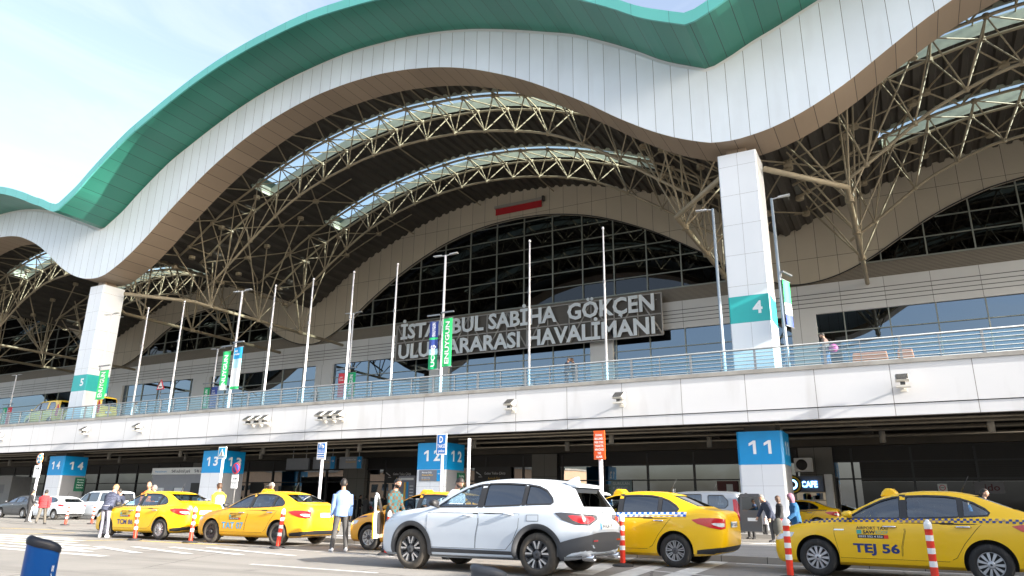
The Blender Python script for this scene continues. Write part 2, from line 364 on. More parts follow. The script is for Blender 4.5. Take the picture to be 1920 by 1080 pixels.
white_clad = seam_mat('white_cladding', (.73, .80, .87), .97, 'X', .38, .0, .022, (.06, .06, .07), tone=.03, var=.04, off=.15, dirt=.12)
green_clad = seam_mat('green_cladding', (.03, .185, .14), .97, 'X', .3, .0, .03, (.01, .03, .025), tone=.09, var=.04, spec=.6)
teal_edge = seam_mat('turquoise_edge', (.09, .36, .34), 1.94, 'X', .3, .0, .025, (.05, .15, .14), tone=.05, var=.04)
brown_clad = seam_mat('brown_soffit', (.30, .235, .175), .97, 'X', .45, .0, .03, (.03, .022, .015), tone=.07, var=.05)
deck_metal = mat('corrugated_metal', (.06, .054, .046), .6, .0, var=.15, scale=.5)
roof_metal = mat('roof_sheet_metal', (.2, .3, .28), .5, var=.1)
steel = mat('truss_steel', (.31, .262, .18), .5, var=.14, scale=.8, dirt=.25)
reveal_m = mat('skylight_reveal', (.5, .54, .45), .5, var=.08)
sky_glass = glass_mat('skylight_glass', (.64, .76, .78), .05, .1)
beige_clad = seam_mat('beige_cladding', (.52, .465, .375), 1.5, 'X', .5, width=.03, line=(.03, .03, .025), step2=4.4, axis2='Z', tone=.035, var=.05, off2=1.2)
panel_w = seam_mat('pale_wall_panels', (.64, .65, .66), 3.15, 'X', .45, width=.03, line=(.12, .12, .12), tone=.03, var=.04)
louver_m = seam_mat('louver_band', (.25, .22, .18), .11, 'Z', .5, width=.03, line=(.05, .045, .04), tone=.02)
alu = mat('aluminium_mullion', (.30, .32, .29), .4, .4, var=.05)
dark_alu = mat('dark_mullion', (.05, .052, .055), .4, .3, var=.05)
arch_glass = glass_mat('arched_window_glass', (.012, .013, .015), .0, .015, .06, .25)
band_glass = glass_mat('window_band_glass', (.03, .035, .04), .20, .015, .05, .3, (.66, .82, 1))
shop_glass = glass_mat('storefront_glass', (.08, .085, .09), .24, .012, .10, .35)
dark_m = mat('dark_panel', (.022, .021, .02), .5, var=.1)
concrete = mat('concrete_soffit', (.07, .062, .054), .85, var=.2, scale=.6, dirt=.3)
trim_w = mat('white_trim', (.75, .76, .78), .4, var=.03)

T = thing('airport_terminal', (0, 0, 0), 'airport terminal with a wavy green edged white roof over arched dark windows', 'terminal')
# white fascia, a real box 0.5 m deep
def curve_box(name, y0, y1, lo, hi, mt, xs=XS, smooth=False):
    mb = MB()
    q = [[(x, y, f(x)) for x in xs] for (y, f) in ((y0, lo), (y0, hi), (y1, hi), (y1, lo))]
    for i in range(4): mb.strip(q[i], q[(i + 1) % 4], mt, smooth)
    n = len(xs)
    for k in (0, n - 1): mb.add([q[i][k] for i in range(4)], [(0, 1, 2, 3)], mt)
    return mb.build(name, T)
curve_box('fascia', YF, YF + .5, ZB, lambda x: ZT(x) - .28, white_clad)
curve_box('gutter_trim', YF + .12, YF + .5, lambda x: ZT(x) - .279, lambda x: ZT(x) - .005, trim_w)
curve_box('soffit', YF + .03, YS, lambda x: ZB(x) - .006, lambda x: ZB(x) + .55, brown_clad)
def ZE(x): return ZT(x) + .05
mb = MB(); a = [(x, YE, ZE(x)) for x in XS]; b = [(x, YF + .3, ZT(x)) for x in XS]; mb.strip(a, b, green_clad); mb.build('green_eave', T)
curve_box('eave_edge', YE - .12, YE, lambda x: ZE(x) - .02, lambda x: ZE(x) + .66, teal_edge)
# roof sheet above and corrugated deck below, both with the two skylight slots of the main bay
SK = [(41.3, 43.5), (50.9, 53.1)]
CX = (VL + VR) / 2; SKX = (CX - 17.0, CX + 17.0)
SIDE_SK = [(VL - 36 - 26.42 - 17, VL - 36 - 26.42 + 17), (VL - 18 - 11, VL - 18 + 11), (VR + 18 - 11, VR + 18 + 11)]
def in_sk(x): return SKX[0] <= x <= SKX[1] or any(a <= x <= b for a, b in SIDE_SK)
def roof_strip(name, zf, ys, mt, wave=0.0):
    mb = MB(); per = .9; k = np.arange(X0, X1, per)
    if wave:
        xs = []; dz = []
        for x in k:
            for f, h in ((0, 0), (.36, 0), (.5, wave), (.86, wave)): xs.append(x + f * per); dz.append(h)
    else: xs = XS; dz = [0] * len(XS)
    for y0, y1, slot in ys:
        run = []
        for x, d in zip(list(xs) + [None], list(dz) + [0]):
            ok = x is not None and not (slot and in_sk(x))
            if ok: run.append((x, zf(x) + d))
            if not ok and len(run) > 1:
                mb.strip([(x_, y0, z) for x_, z in run], [(x_, y1, z) for x_, z in run], mt); run = []
            elif not ok: run = []
    return mb.build(name, T)
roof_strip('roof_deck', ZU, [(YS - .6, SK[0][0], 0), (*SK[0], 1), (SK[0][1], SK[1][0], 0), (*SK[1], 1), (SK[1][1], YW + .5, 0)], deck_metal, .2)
roof_strip('roof_sheet', lambda x: ZE(x) + .655, [(YE - .1, SK[0][0], 0), (SK[0][0], SK[0][1] + 1.9, 1), (SK[0][1] + 1.9, SK[1][0], 0), (SK[1][0], SK[1][1] + 1.9, 1), (SK[1][1] + 1.9, YW + 9, 0)], roof_metal)
for (xa, xb) in [SKX] + SIDE_SK:
    for y0, y1 in SK:
        xs = list(np.linspace(xa, xb, 46)); mb = MB()
        for y in (y0, y1):
            mb.strip([(x, y, ZU(x) - .12) for x in xs], [(x, y, ZU(x) + .7) for x in xs], reveal_m, True)
        for x in (xa, xb): mb.add([(x, y0, ZU(x) - .1), (x, y1, ZU(x) - .1), (x, y1, ZU(x) + .7), (x, y0, ZU(x) + .7)], [(0, 1, 2, 3)], reveal_m)
        for x in np.arange(xa + 1.05, xb, 2.1):
            mb.tube([(x, y0, ZU(x) + .64), (x, y1, ZU(x) + .64)], .045, steel, 6)
        sk = mb.build('skylight', T)
        gb = MB(); gb.strip([(x, y0, ZU(x) + .7) for x in xs], [(x, y1, ZU(x) + .7) for x in xs], sky_glass, True); gb.build('pane', sk)

# ---- arch trusses
def arch_truss(yf, yb, ym, cx, half, zb, step=4.25, narm=None):
    step = 2.7
    """triangular truss: two upper chords under the roof, one lower chord zb(u); lower nodes hung from pyramids of struts"""
    ft, bt, bo, web = MB(), MB(), MB(), MB()
    zt = lambda x: ZU(x) - .42
    xs = list(np.arange(cx - half, cx + half + .1, 1.06))
    ft.tube([(x, yf, zt(x)) for x in xs], .1, steel, 8); bt.tube([(x, yb, zt(x)) for x in xs], .1, steel, 8)
    xb = list(np.linspace(-half + 3.2, half - 3.2, 40)); bo.tube([(cx + u, ym, zb(abs(u))) for u in xb], .105, steel, 8)
    n = int(half / step); nodes = [cx + k * step for k in range(-n, n + 1)]
    for i, x in enumerate(nodes):
        web.tube([(x, yf, zt(x)), (x, yb, zt(x))], .06, steel, 6, False)
        for y in (yf, yb): web.lathe([(.02, -.18), (.18, -.15), (.18, .1), (.02, .14)], steel, 8, o=(x, y, zt(x)), smooth=False)
        if i + 1 < len(nodes):
            x2 = nodes[i + 1]; xm = (x + x2) / 2
            web.tube([(x, yf, zt(x)), (x2, yb, zt(x2))], .05, steel, 6, False)
            if abs(xm - cx) < half - 3.0:
                q = (xm, ym, zb(abs(xm - cx)))
                for (xx, yy) in ((x, yf), (x2, yf), (x, yb), (x2, yb)): web.tube([(xx, yy, zt(xx)), q], .05, steel, 6, False)
                web.lathe([(.02, -.15), (.15, -.12), (.15, .12), (.02, .15)], steel, 8, o=q, smooth=False)
    tr = web.build('arch_truss', T)
    ft.build('upper_chord', tr); bt.build('upper_chord', tr); bo.build('lower_chord', tr)
zb1 = interp([(0, 29.4), (4, 29.2), (8, 28.45), (12, 27.2), (16, 24.9), (20, 21.9), (24, 18.9), (27, 16.7)])
zb2 = interp([(0, 29.75), (4, 29.5), (8, 28.75), (12, 27.4), (16, 25.0), (20, 22.1), (24, 19.3), (27, 17)])
zbs = interp([(0, 24.6), (4, 24.3), (8, 22.9), (12, 20.2), (15, 18.2), (18, 16.3)])
arch_truss(41.25, 43.55, 42.4, CX, 25.5, zb1)
arch_truss(50.85, 53.15, 52.0, CX, 25.5, zb2)
CX2 = VL - 36 - 26.42
arch_truss(41.25, 43.55, 42.4, CX2, 25.5, zb1); arch_truss(50.85, 53.15, 52.0, CX2, 25.5, zb2)
for cx in (VL - 18, VR + 18):
    for (yf, yb) in ((41.25, 43.55), (50.85, 53.15)): arch_truss(yf, yb, (yf + yb) / 2, cx, 17.0, zbs, 4.25)
# ---- valley girders running back from the columns, fans of struts rising to the roof
for vx in (VL, VR, VL - 36):
    for sg in (-1, 1):
        x = vx + sg * 4.75; zc = 18.15; lo, web = MB(), MB()
        lo.tube([(vx + sg * 1.1, 36.4, zc + .1), (x, 40.5, zc), (x, YW - .3, zc)], .16, steel, 8)
        for y in (42.4, 48.0, 53.6):
            web.lathe([(.02, -.2), (.25, -.16), (.25, .16), (.02, .2)], steel, 8, o=(x, y, zc), smooth=False)
            for dx, dy in ((0, 0), (sg * 4.2, 0), (-sg * 3.4, 2.2), (-sg * 3.4, -2.2), (sg * .8, -3.4)):
                X, Y = x + dx, y + dy
                if YS + .2 < Y < YW - .4: web.tube([(x, y, zc), (X, Y, ZU(X) - .35)], .062, steel, 6, False)
        for y in (42.4, 48.0, 53.6):
            for dx in (0, sg * 4.2, -sg * 3.6):
                X = x + dx; web.lathe([(.02, -.25), (.3, -.2), (.3, .1), (.02, .15)], steel, 8, o=(X, y, ZU(X) - .35), smooth=False)
        lo.build('lower_chord', web.build('valley_girder', T))
# ---- purlin grid under the roof deck: a row of nodes behind the soffit and cross members between the trusses
pg = MB(); zt = lambda x: ZU(x) - .42
k0 = CX - 4.25 * 17
NX = [k0 + 4.25 * i for i in range(0, 37) if X0 + 2 < k0 + 4.25 * i < X1 - 2]
for i, x in enumerate(NX):
    xm = x + 2.125
    z = lambda a: ZU(a) - .42
    q = (xm, YS + .1, z(xm))
    pg.tube([q, (x, 41.25, z(x))], .06, steel, 6, False); pg.tube([q, (x + 4.25, 41.25, z(x + 4.25))], .06, steel, 6, False)
    pg.tube([q, (xm, 41.25, z(xm))], .05, steel, 6, False)
    pg.lathe([(.02, -.25), (.32, -.2), (.32, .1), (.02, .15)], steel, 8, o=q, smooth=False)
    um = min(abs(x - VL), abs(x - VR))
    for ya, yb in ((43.55, 50.85), (53.15, YW)):
        if um < 13:
            yc = (ya + yb) / 2; c = (xm, yc, z(xm))
            for xx in (x, x + 4.25):
                pg.tube([(xx, ya, z(xx)), c], .06, steel, 6, False)
                if yb < 60: pg.tube([c, (xx, yb, z(xx))], .06, steel, 6, False)
            pg.tube([c, (xm + 4.25, yc, z(xm + 4.25))], .055, steel, 6, False)
            pg.lathe([(.02, -.22), (.3, -.18), (.3, .1), (.02, .15)], steel, 8, o=c, smooth=False)
        elif i % 2 == 0: pg.tube([(x, ya, z(x)), (x, yb, z(x))], .06, steel, 6, False)
pg.build('purlin_grid', T)

# ---- back wall at YW: cladding, arched windows, louvre band, panels, window band
def ZG(x): return ZB(x) - .55 - .5 * min(1, max(0, (ZB(x) - 19.25) / 9))
ZG0, ZL0, ZP0, ZWB = 19.9, 18.6, 16.15, DK + .02
mb = MB(); lo = [(x, YW - .22, max(ZG(x), ZL0 - .1)) for x in XS]; hi = [(x, YW - .22, ZU(x) + .5) for x in XS]; lo2 = [(x, YW + .3, q[2]) for x, q in zip(XS, lo)]
mb.strip(lo, hi, beige_clad); mb.strip(lo2, lo, beige_clad); mb.build('cladding', T)
mb = MB(); mb.tube([(x, YW - .24, ZG(x)) for x in XS if ZG(x) > ZL0 - .1 or True], .055, dark_alu, 6); mb.build('arch_trim', T)
mb = MB(); mb.box((X0, YW, ZL0), (X1, YW + .3, ZG0), louver_m); mb.box((X0, YW - .06, ZG0 - .06), (X1, YW, ZG0 + .06), alu); mb.build('louver_band', T)
mb = MB(); mb.box((X0, YW - .15, ZP0), (X1, YW + .3, ZL0 - .003), panel_w)
for z in (17.75, 17.4, 17.05, 16.7): mb.box((X0, YW - .165, z), (X1, YW - .1495, z + .05), dark_alu)
mb.build('wall_panels', T)
MX = list(np.arange(-31.42 - 3.15 * 25, X1, 3.15))
bays = [(VL, VR), (VL - 36, VL), (VR, VR + 36), (VL - 36 - 52.85, VL - 36)]
for (a, b) in bays:
    xs = [x for x in np.linspace(a, b, 160) if ZG(x) > ZG0 and x > X0 and x < X1]
    gm = MB(); gm.strip([(x, YW + .1, ZG0) for x in xs], [(x, YW + .1, ZG(x) + .1) for x in xs], arch_glass); w = gm.build('arched_window', T)
    fm = MB()
    for x in MX:
        if xs[0] < x < xs[-1]: fm.box((x - .05, YW - .05, ZG0), (x + .05, YW + .09, ZG(x)), alu)
    z = ZG0 + 1.5
    while z < ZG(CX):
        s = [x for x in xs if ZG(x) > z + .03]
        if s: fm.box((s[0], YW - .035, z - .035), (s[-1], YW + .085, z + .035), alu)
        z += 1.5
    fm.build('mullions', w)
# window band and its wall piers
piers = [(-42.1, -39.8), (-24.4, -22.2), (-7.0, -5.1), (-57.6, -55.2), (-78, -75), (-95, -92), (10.6, 12.8), (28, 30)]
gm = MB(); gm.box((X0, YW + .05, ZWB), (X1, YW + .12, ZP0), band_glass); wb = gm.build('window_band', T)
fm = MB()
for x in MX: fm.box((x - .045, YW - .05, ZWB), (x + .045, YW + .045, ZP0 - .003), alu)
for z in (14.6, 13.1, 11.6, 10.1): fm.box((X0, YW - .03, z - .035), (X1, YW + .04, z + .035), alu)
fm.build('mullions', wb)
for a, b in piers:
    mb = MB(); mb.box((a, YW - .3, ZWB), (b, YW + .04, ZP0 - .004), panel_w); mb.build('wall_pier', T)
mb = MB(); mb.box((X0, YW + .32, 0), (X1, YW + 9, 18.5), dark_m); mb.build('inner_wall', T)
mb = MB(); bk = [(x, YW + 9, 18.5) for x in XS]; mb.strip(bk, [(x, YW + 9, ZE(x) + .6) for x in XS], panel_w); mb.build('rear_wall', T)
for xe in (X0, X1):
    mb = MB(); mb.add([(xe, YW - .2, DK), (xe, YW + 9, DK), (xe, YW + 9, ZE(xe) + .6), (xe, YW - .2, ZE(xe) + .6)], [(0, 1, 2, 3)], panel_w); mb.build('end_wall', T)
# red roller banner box above the main window
rb = thing('roller_banner', (-31.9, YW - .4, 30.0), 'red banner half unrolled from a grey box above the main arched window', 'banner')
red_cloth = mat('red_cloth', (.42, .012, .02), .7, var=.06)
mb = MB(); mb.box((-2.75, -.22, .72), (2.75, .12, 1.0), mat('grey_box', (.33, .32, .29), .5)); mb.build('cassette', rb)
mb = MB(); mb.box((-2.65, -.06, .0), (2.65, -.03, .72), red_cloth); mb.build('banner_cloth', rb)
mb = MB(); mb.box((2.75, -.25, .6), (2.95, .12, 1.1), dark_alu); mb.build('motor', rb)

# ---- ground floor front under the deck (YG)
YG = 48.0
louver_dk = seam_mat('black_shutter', (.018, .017, .016), .12, 'Z', .5, width=.02, tone=.1)
mb = MB(); mb.box((X0, YG + .14, .15), (X1, YG + .3, 4.9), mat('hall_interior', (.05, .045, .04), .7, var=.3, scale=.4)); mb.build('hall_wall', T)
gf_piers = [(-24.0, -22.0), (-41.5, -39.2), (-5.9, -4.0), (-81.4, -79), (-60, -57.8), (12, 14)]
gmat = mat('grey_pier', (.2, .195, .18), .6, var=.08)
pier_m = seam_mat('grey_pier_panels', (.21, .205, .185), 1.0, 'X', .6, width=.02, step2=1.6, axis2='Z', tone=.03)
for a, b in gf_piers:
    mb = MB(); mb.box((a, YG - .35, .15), (b, YG + .13, 4.78), pier_m); mb.build('wall_pier', T)
mb = MB(); mb.box((X0, YG, .16), (X1, YG + .02, 3.92), shop_glass); sf = mb.build('storefront_glazing', T)
mb = MB(); mb.box((X0, YG - .04, 3.96), (X1, YG + .06, 4.88), dark_m); mb.build('upper_panel', sf)
mb = MB()
for x in np.arange(X0 + .4, X1, 3.12): mb.box((x - .06, YG - .1, .15), (x + .06, YG - .005, 4.7), dark_alu)
for z in (3.94, 2.95): mb.box((X0, YG - .08, z - .04), (X1, YG - .004, z + .04), dark_alu)
mb.build('mullions', sf)
mb = MB(); mb.box((-2.6, YG - .03, 2.8), (X1, YG - .006, 3.95), louver_dk); mb.build('shutter', sf)
mb = MB(); mb.box((-2.6, YG - .03, .2), (X1, YG - .006, 2.79), arch_glass); mb.build('dark_pane', sf)
# blinds and lit pieces inside the glass are left to reflections; a few shop fronts stand out
# ================================================================ elevated road in front of the terminal
YD = 33.6
slab_m = seam_mat('viaduct_panels', (.60, .605, .62), 2.94, 'X', .45, width=.025, line=(.16, .15, .14), off=-(P(967.4, 690, 33.6).x % 2.94) + 2.94, tone=.025, var=.03, dirt=.28)
cap_m = mat('weathered_concrete', (.3, .29, .27), .85, var=.25, scale=.8, dirt=.6)
V = thing('elevated_road', (0, YD, 0), 'white panelled elevated road with a dark underside crossing in front of the terminal', 'viaduct')
def vb(name, boxes, mt, bev=0):
    mb = MB()
    for a, b in boxes: mb.box((a[0], a[1] - YD, a[2]), (b[0], b[1] - YD, b[2]), mt)
    return mb.build(name, V, bevel=bev)
vb('side_panel', [((X0, YD, 5.4), (X1, YD + .25, 7.03))], slab_m)
vb('lower_panel', [((X0, YD + .03, 4.9), (X1, YD + .25, 5.36))], slab_m)
vb('kerb_cap', [((X0, YD - .06, 7.034), (X1, YD + .5, 7.2))], cap_m)
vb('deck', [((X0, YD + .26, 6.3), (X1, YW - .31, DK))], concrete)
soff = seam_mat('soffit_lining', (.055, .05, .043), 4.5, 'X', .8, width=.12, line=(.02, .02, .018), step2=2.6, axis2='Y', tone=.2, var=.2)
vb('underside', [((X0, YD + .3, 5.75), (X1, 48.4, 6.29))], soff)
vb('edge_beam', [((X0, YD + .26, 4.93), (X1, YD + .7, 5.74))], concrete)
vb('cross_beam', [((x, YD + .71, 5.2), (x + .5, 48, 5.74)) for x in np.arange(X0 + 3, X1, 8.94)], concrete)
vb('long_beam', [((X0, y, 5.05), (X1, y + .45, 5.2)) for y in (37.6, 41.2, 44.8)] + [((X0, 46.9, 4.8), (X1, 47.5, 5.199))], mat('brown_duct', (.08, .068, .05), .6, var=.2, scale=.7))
pipe_m = mat('old_pipe', (.15, .13, .1), .6, var=.2)
mb = MB()
for y, z, r in ((34.7, 4.86, .05), (36.6, 4.9, .07), (39.4, 4.92, .05), (43.1, 4.95, .08)): mb.tube([(X0, y - YD, z), (X1, y - YD, z)], r, pipe_m, 6)
mb.build('pipes', V)
mb = MB(); dm = mat('ceiling_light_can', (.3, .28, .24), .5)
for i, x in enumerate(np.arange(-86, 20, 4.47)):
    y = (38.6, 42.6)[i % 2]; mb.lathe([(.12, 4.55), (.15, 4.56), (.15, 5.3)], dm, 10, o=(x, y - YD, 0)); mb.tube([(x, y - YD, 5.3), (x, y - YD, 5.75)], .03, dark_alu, 5)
mb.build('light_cans', V)

# railing: posts copied one by one
rail_m = mat('galvanised_steel', (.22, .24, .26), .42, .4, var=.08)
RG = thing('railing', (0, YD + .08, 7.2), 'grey metal railing with glass infill along the edge of the elevated road', 'railing')
mb = MB(); mb.tube([(X0, 0, .98), (X1, 0, .98)], .045, rail_m, 8); mb.build('handrail', RG)
mb = MB()
for z in (.12, .29, .46, .63, .80): mb.tube([(X0, -.02, z), (X1, -.02, z)], .018, rail_m, 6)
mb.tube([(X0, 0, .03), (X1, 0, .03)], .03, rail_m, 6); mb.build('rails', RG)
mb = MB(); mb.box((X0, .05, .05), (X1, .06, .93), glass_mat('railing_glass', (.72, .9, .97), .06, .05)); mb.build('glass_infill', RG)
mb = MB(); mb.box((-.05, -.03, 0), (.05, .05, .97), rail_m); mb.box((-.08, -.05, 0), (.08, .07, .03), rail_m); post = mb.build('post', RG)
mb = MB(); mb.box((-.02, -.03, .03), (.02, .03, .97), rail_m); bal = mb.build('baluster', RG)
x0 = P(1687.5, 690, YD).x
k = 0
for i in range(-33, 14):
    x = x0 + i * 2.94
    if X0 < x < X1:
        for base, dx in ((post, .12), (bal, 1.55)):
            if k < 2: o = base
            else: o = base.copy(); COL.objects.link(o); o.parent = RG
            o.location = (x + dx, 0, 0); k += 1

# ---------------------------------------------------------------- columns
teal = mat('teal_band', (.03, .42, .42), .4, var=.03)
blue = mat('blue_band', (.0, .27, .62), .4, var=.03)
white_p = mat('white_sign_paint', (.82, .84, .86), .45, var=.02)
col_m = seam_mat('column_panels', (.74, .78, .83), .98, 'X', .4, width=.012, line=(.2, .2, .2), step2=1.62, axis2='Z', tone=.02, var=.03, dirt=.05, off2=.3)
col_g = seam_mat('pier_panels', (.70, .73, .77), 1.0, 'X', .4, width=.01, line=(.25, .26, .28), step2=2.0, axis2='Z', tone=.015, var=.03, dirt=.06)
def put_digit(mb, d, mt, o, ux, uy, x, z, h, th):
    if d == '1':
        P1 = [(.30, 0), (.52, 0), (.52, 1), (.34, 1), (0, .80), (0, .60), (.30, .75)]; o, ux, uy = Vector(o), Vector(ux), Vector(uy); n = ux.cross(uy).normalized() * th
        f = [o + ux * (x + a * h) + uy * (z + b * h) for a, b in P1]; mb.add([v + n for v in f], [tuple(range(7))], mt); k = f + [v + n for v in f]; mb.add(k, [(i, (i + 1) % 7, 7 + (i + 1) % 7, 7 + i) for i in range(7)], mt)
    else: put_text(mb, d, mt, o, ux, uy, (x, z, x + .72 * h, z + h), .03, th)
def chamf(x0, y0, x1, y1, c): return [(x0 + c, y0), (x1 - c, y0), (x1, y0 + c), (x1, y1 - c), (x1 - c, y1), (x0 + c, y1), (x0, y1 - c), (x0, y0 + c)]
for num, x, lab in (('4', -6.86, 'tall white roof column with a teal band numbered 4'), ('5', -60.42, 'tall white roof column with a teal band numbered 5')):
    c = thing('roof_column', (x, 35.1, DK), lab, 'column', 'columns carrying the wavy roof')
    mb = MB(); mb.prism(chamf(0, 0, 1.95, 1.95, .06), 0, 2.7, col_m, 'XY'); mb.prism(chamf(0, 0, 1.95, 1.95, .06), 4.04, 11.75, col_m, 'XY'); mb.build('shaft', c)
    mb = MB(); mb.prism(chamf(-.003, -.003, 1.953, 1.953, .06), 2.7, 4.04, teal, 'XY'); mb.build('band', c)
    mb = MB(); mb.box((.4, .4, 11.75), (1.4, 1.4, 12.6), brown_clad); mb.build('neck', c)
    mb = MB(); put_text(mb, num, white_p, (0, -.008, 2.7), (1, 0, 0), (0, 0, 1), (1.12, .4, 1.58, 1.02), .03, .004); mb.build('numeral', c)
green_s = mat('green_sign', (.0, .12, .06), .5, var=.03)
grey_s = mat('grey_sign', (.16, .18, .22), .5, var=.03)
yel_t = mat('yellow_lettering', (.85, .5, .05), .5, var=0)
for num, x, lab in (('11', -6.86, 'square pier with a blue band numbered 11 under the elevated road'), ('12', -24.72, 'square pier with a blue band numbered 12 above a metro sign'),
                    ('13', -42.62, 'square pier with a blue band numbered 13 beside the sales kiosk'), ('14', -60.5, 'square pier with a blue band numbered 14 behind the white van'), ('10', 11.0, None)):
    if lab is None: continue
    c = thing('numbered_pier', (x, 34.5, .15), lab, 'pier', 'numbered piers under the elevated road')
    mb = MB(); mb.prism(chamf(0, 0, 2.0, 2.0, .1), 0, 2.93, col_g, 'XY'); mb.build('shaft', c)
    mb = MB(); mb.prism(chamf(-.006, -.006, 2.006, 2.006, .1), 2.93, 4.4, blue, 'XY'); mb.build('band', c)
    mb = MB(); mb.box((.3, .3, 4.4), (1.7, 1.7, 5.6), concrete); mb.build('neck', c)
    mb = MB(); mb.prism(chamf(-.02, -.02, 2.02, 2.02, .1), 0, .14, cap_m, 'XY'); mb.build('plinth', c)
    for k, dgt in enumerate(num):
        mb = MB(); put_digit(mb, dgt, white_p, (0, -.012, 2.93), (1, 0, 0), (0, 0, 1), .52 + k * .66, .46, .6, .004); mb.build('numeral', c)
        mb = MB(); put_digit(mb, dgt, white_p, (2.012, 0, 2.93), (0, 1, 0), (0, 0, 1), .52 + k * .66, .46, .6, .004); mb.build('numeral', c)
    if num == '12':
        s = thing('metro_sign', (x + .25, 34.46, 0), 'dark grey sign with metro directions on the front of pier 12', 'sign')
        mb = MB(); mb.box((0, 0, 2.45), (1.2, .03, 3.05), grey_s); mb.build('board', s)
        mb = MB(); mb.box((1.2, 0, 2.45), (1.45, .03, 3.05), blue); mb.build('arrow_field', s)
        mb = MB(); q = dict(o=(0, -.004, 0), ux=(1, 0, 0), uy=(0, 0, 1))
        put_text(mb, 'Metroya Gidiş', white_p, rect=(.2, 2.88, .85, 2.97), bold=.01, **q)
        put_text(mb, 'Access to Metro', yel_t, rect=(.2, 2.74, .95, 2.83), bold=.01, **q)
        put_text(mb, 'ISG Airport Taxi', white_p, rect=(.2, 2.6, .75, 2.66), **q); put_text(mb, 'ISG Airport Taxi', yel_t, rect=(.2, 2.5, .75, 2.56), **q)
        put_text(mb, '→', white_p, rect=(1.25, 2.8, 1.4, 2.9), bold=.02, **q); mb.build('lettering', s)
    if num in ('12', '14'):
        s = thing('smoking_area_sign', (x + 2.03, 34.5, 0), 'green smoking area notice on the side of pier ' + num, 'sign', 'green notices on the piers')
        mb = MB(); mb.box((0, 1.15, 1.9), (.03, 1.95, 2.95), green_s); mb.build('board', s)
        mb = MB(); q = dict(o=(.034, 0, 0), ux=(0, 1, 0), uy=(0, 0, 1))
        for i, t in enumerate(('Smoking', 'Area', 'Sigara', 'İçme Alanı')): put_text(mb, t, white_p, rect=(1.3, 2.74 - i * .2, 1.85, 2.84 - i * .2), bold=.012, **q)
        mb.build('lettering', s)

# ---------------------------------------------------------------- big sign on the wall
sg = thing('airport_name_sign', (0, YW - 1.3, 0), 'large two line airport name in pale blue letters on a braced grey frame', 'sign')
YSG = YW - 1.3; k_ = YSG / 59.5
lat = mat('sign_lattice', (.42, .41, .40), .5, var=.1); letter_m = mat('pale_letter', (.86, .93, .99), .4, var=.02)
sx0, sx1, sz0, sz1 = P(741, 640, YSG).x, P(1240, 590, YSG).x, P(1241, 626, YSG).z, P(1240, 547, YSG).z
mb = MB()
for z in (sz0, (sz0 + sz1) / 2, sz1): mb.box((sx0, .18, z - .05), (sx1, .3, z + .05), lat)
n = 13
for i in range(n + 1):
    x = sx0 + (sx1 - sx0) * i / n; mb.box((x - .05, .18, sz0), (x + .05, .3, sz1), lat)
    if i < n:
        x2 = sx0 + (sx1 - sx0) * (i + 1) / n
        a, b = ((x, .26, sz0), (x2, .26, sz1)) if i % 2 else ((x, .26, sz1), (x2, .26, sz0)); mb.tube([a, b], .08, lat, 6)
for x in (sx0 + .5, (sx0 + sx1) / 2, sx1 - .5): mb.box((x - .06, .3, sz1 - .6), (x + .06, 1.2, sz1 - .5), lat); mb.box((x - .06, .3, sz0 + .5), (x + .06, 1.2, sz0 + .6), lat)
mb.build('frame', sg)
mb = MB(); mb.box((sx0, .34, sz0 - .05), (sx1, .38, sz1 + .05), seam_mat('sign_mesh', (.13, .118, .105), .55, 'Z', .6, width=.06, line=(.12, .11, .1), tone=.05)); mb.build('backing_mesh', sg)
for row, words in enumerate(((('İSTANBUL', 752, 907, 0), ('SABİHA', 916, 1044, 0), ('GÖKÇEN', 1064, 1227, 0)), (('ULUSLARARASI', 747.5, 975, 0), ('HAVALİMANI', 990, 1228, 0)))):
    for w, pa, pb, _ in words:
        zr = P(1226, 582, YSG).z, P(1226, 549.5, YSG).z
        if row: zr = P(1227, 625.5, YSG).z, P(1227, 593, YSG).z
        xa, xb = P(pa, 640, YSG).x, P(pb, 600, YSG).x
        if row == 0: xa, xb = P(pa, 625 - (pa - 750) * .11, YSG).x, P(pb, 625 - (pb - 750) * .11, YSG).x
        else: xa, xb = P(pa, 660 - (pa - 750) * .11, YSG).x, P(pb, 660 - (pb - 750) * .11, YSG).x
        mb = MB(); put_text(mb, w, letter_m, (0, 0, 0), (1, 0, 0), (0, 0, 1), (xa, zr[0], xb, zr[1]), .028, .06); mb.build('lettering', sg)

# ---------------------------------------------------------------- flagpoles, lamp posts, banners, flood lights on the elevated road
YPOL = YD + .75
pole_m = mat('white_pole', (.74, .74, .77), .35, var=.03)
fx = [-50.27, -46.14, -36.84, -33.4, -29.95, -26.48, -17.28, -12.88]
fl = ['first empty flagpole right of the roof column numbered 5', 'second empty flagpole right of the roof column numbered 5', 'empty flagpole just right of the lamp post with green and blue banners', 'empty flagpole just left of the small red and green banners',
      'empty flagpole standing in front of the small red and green banners', 'empty flagpole crossing the start of the airport name sign', 'empty flagpole crossing the middle of the airport name sign', 'empty flagpole crossing the right part of the airport name sign']
mb = MB(); mb.lathe([(.16, 0), (.16, .03), (.075, .04), (.07, .25), (.062, 4), (.04, 8.45), (.0, 8.46)], pole_m, 12)
f0 = thing('flagpole', (0, 0, DK), fl[0], 'flagpole', 'white flagpoles along the elevated road')
mb.build('pole', f0)
mb = MB(); mb.lathe([(0, 8.46), (.05, 8.48), (.075, 8.55), (.05, 8.62), (0, 8.64)], pole_m, 10); mb.build('finial', f0)
mb = MB(); mb.box((-.03, -.14, 5.4), (.03, -.06, 5.6), rail_m); mb.tube([(0, -.1, 1.2), (0, -.09, 8.4)], .008, rail_m, 4); mb.build('halyard', f0)
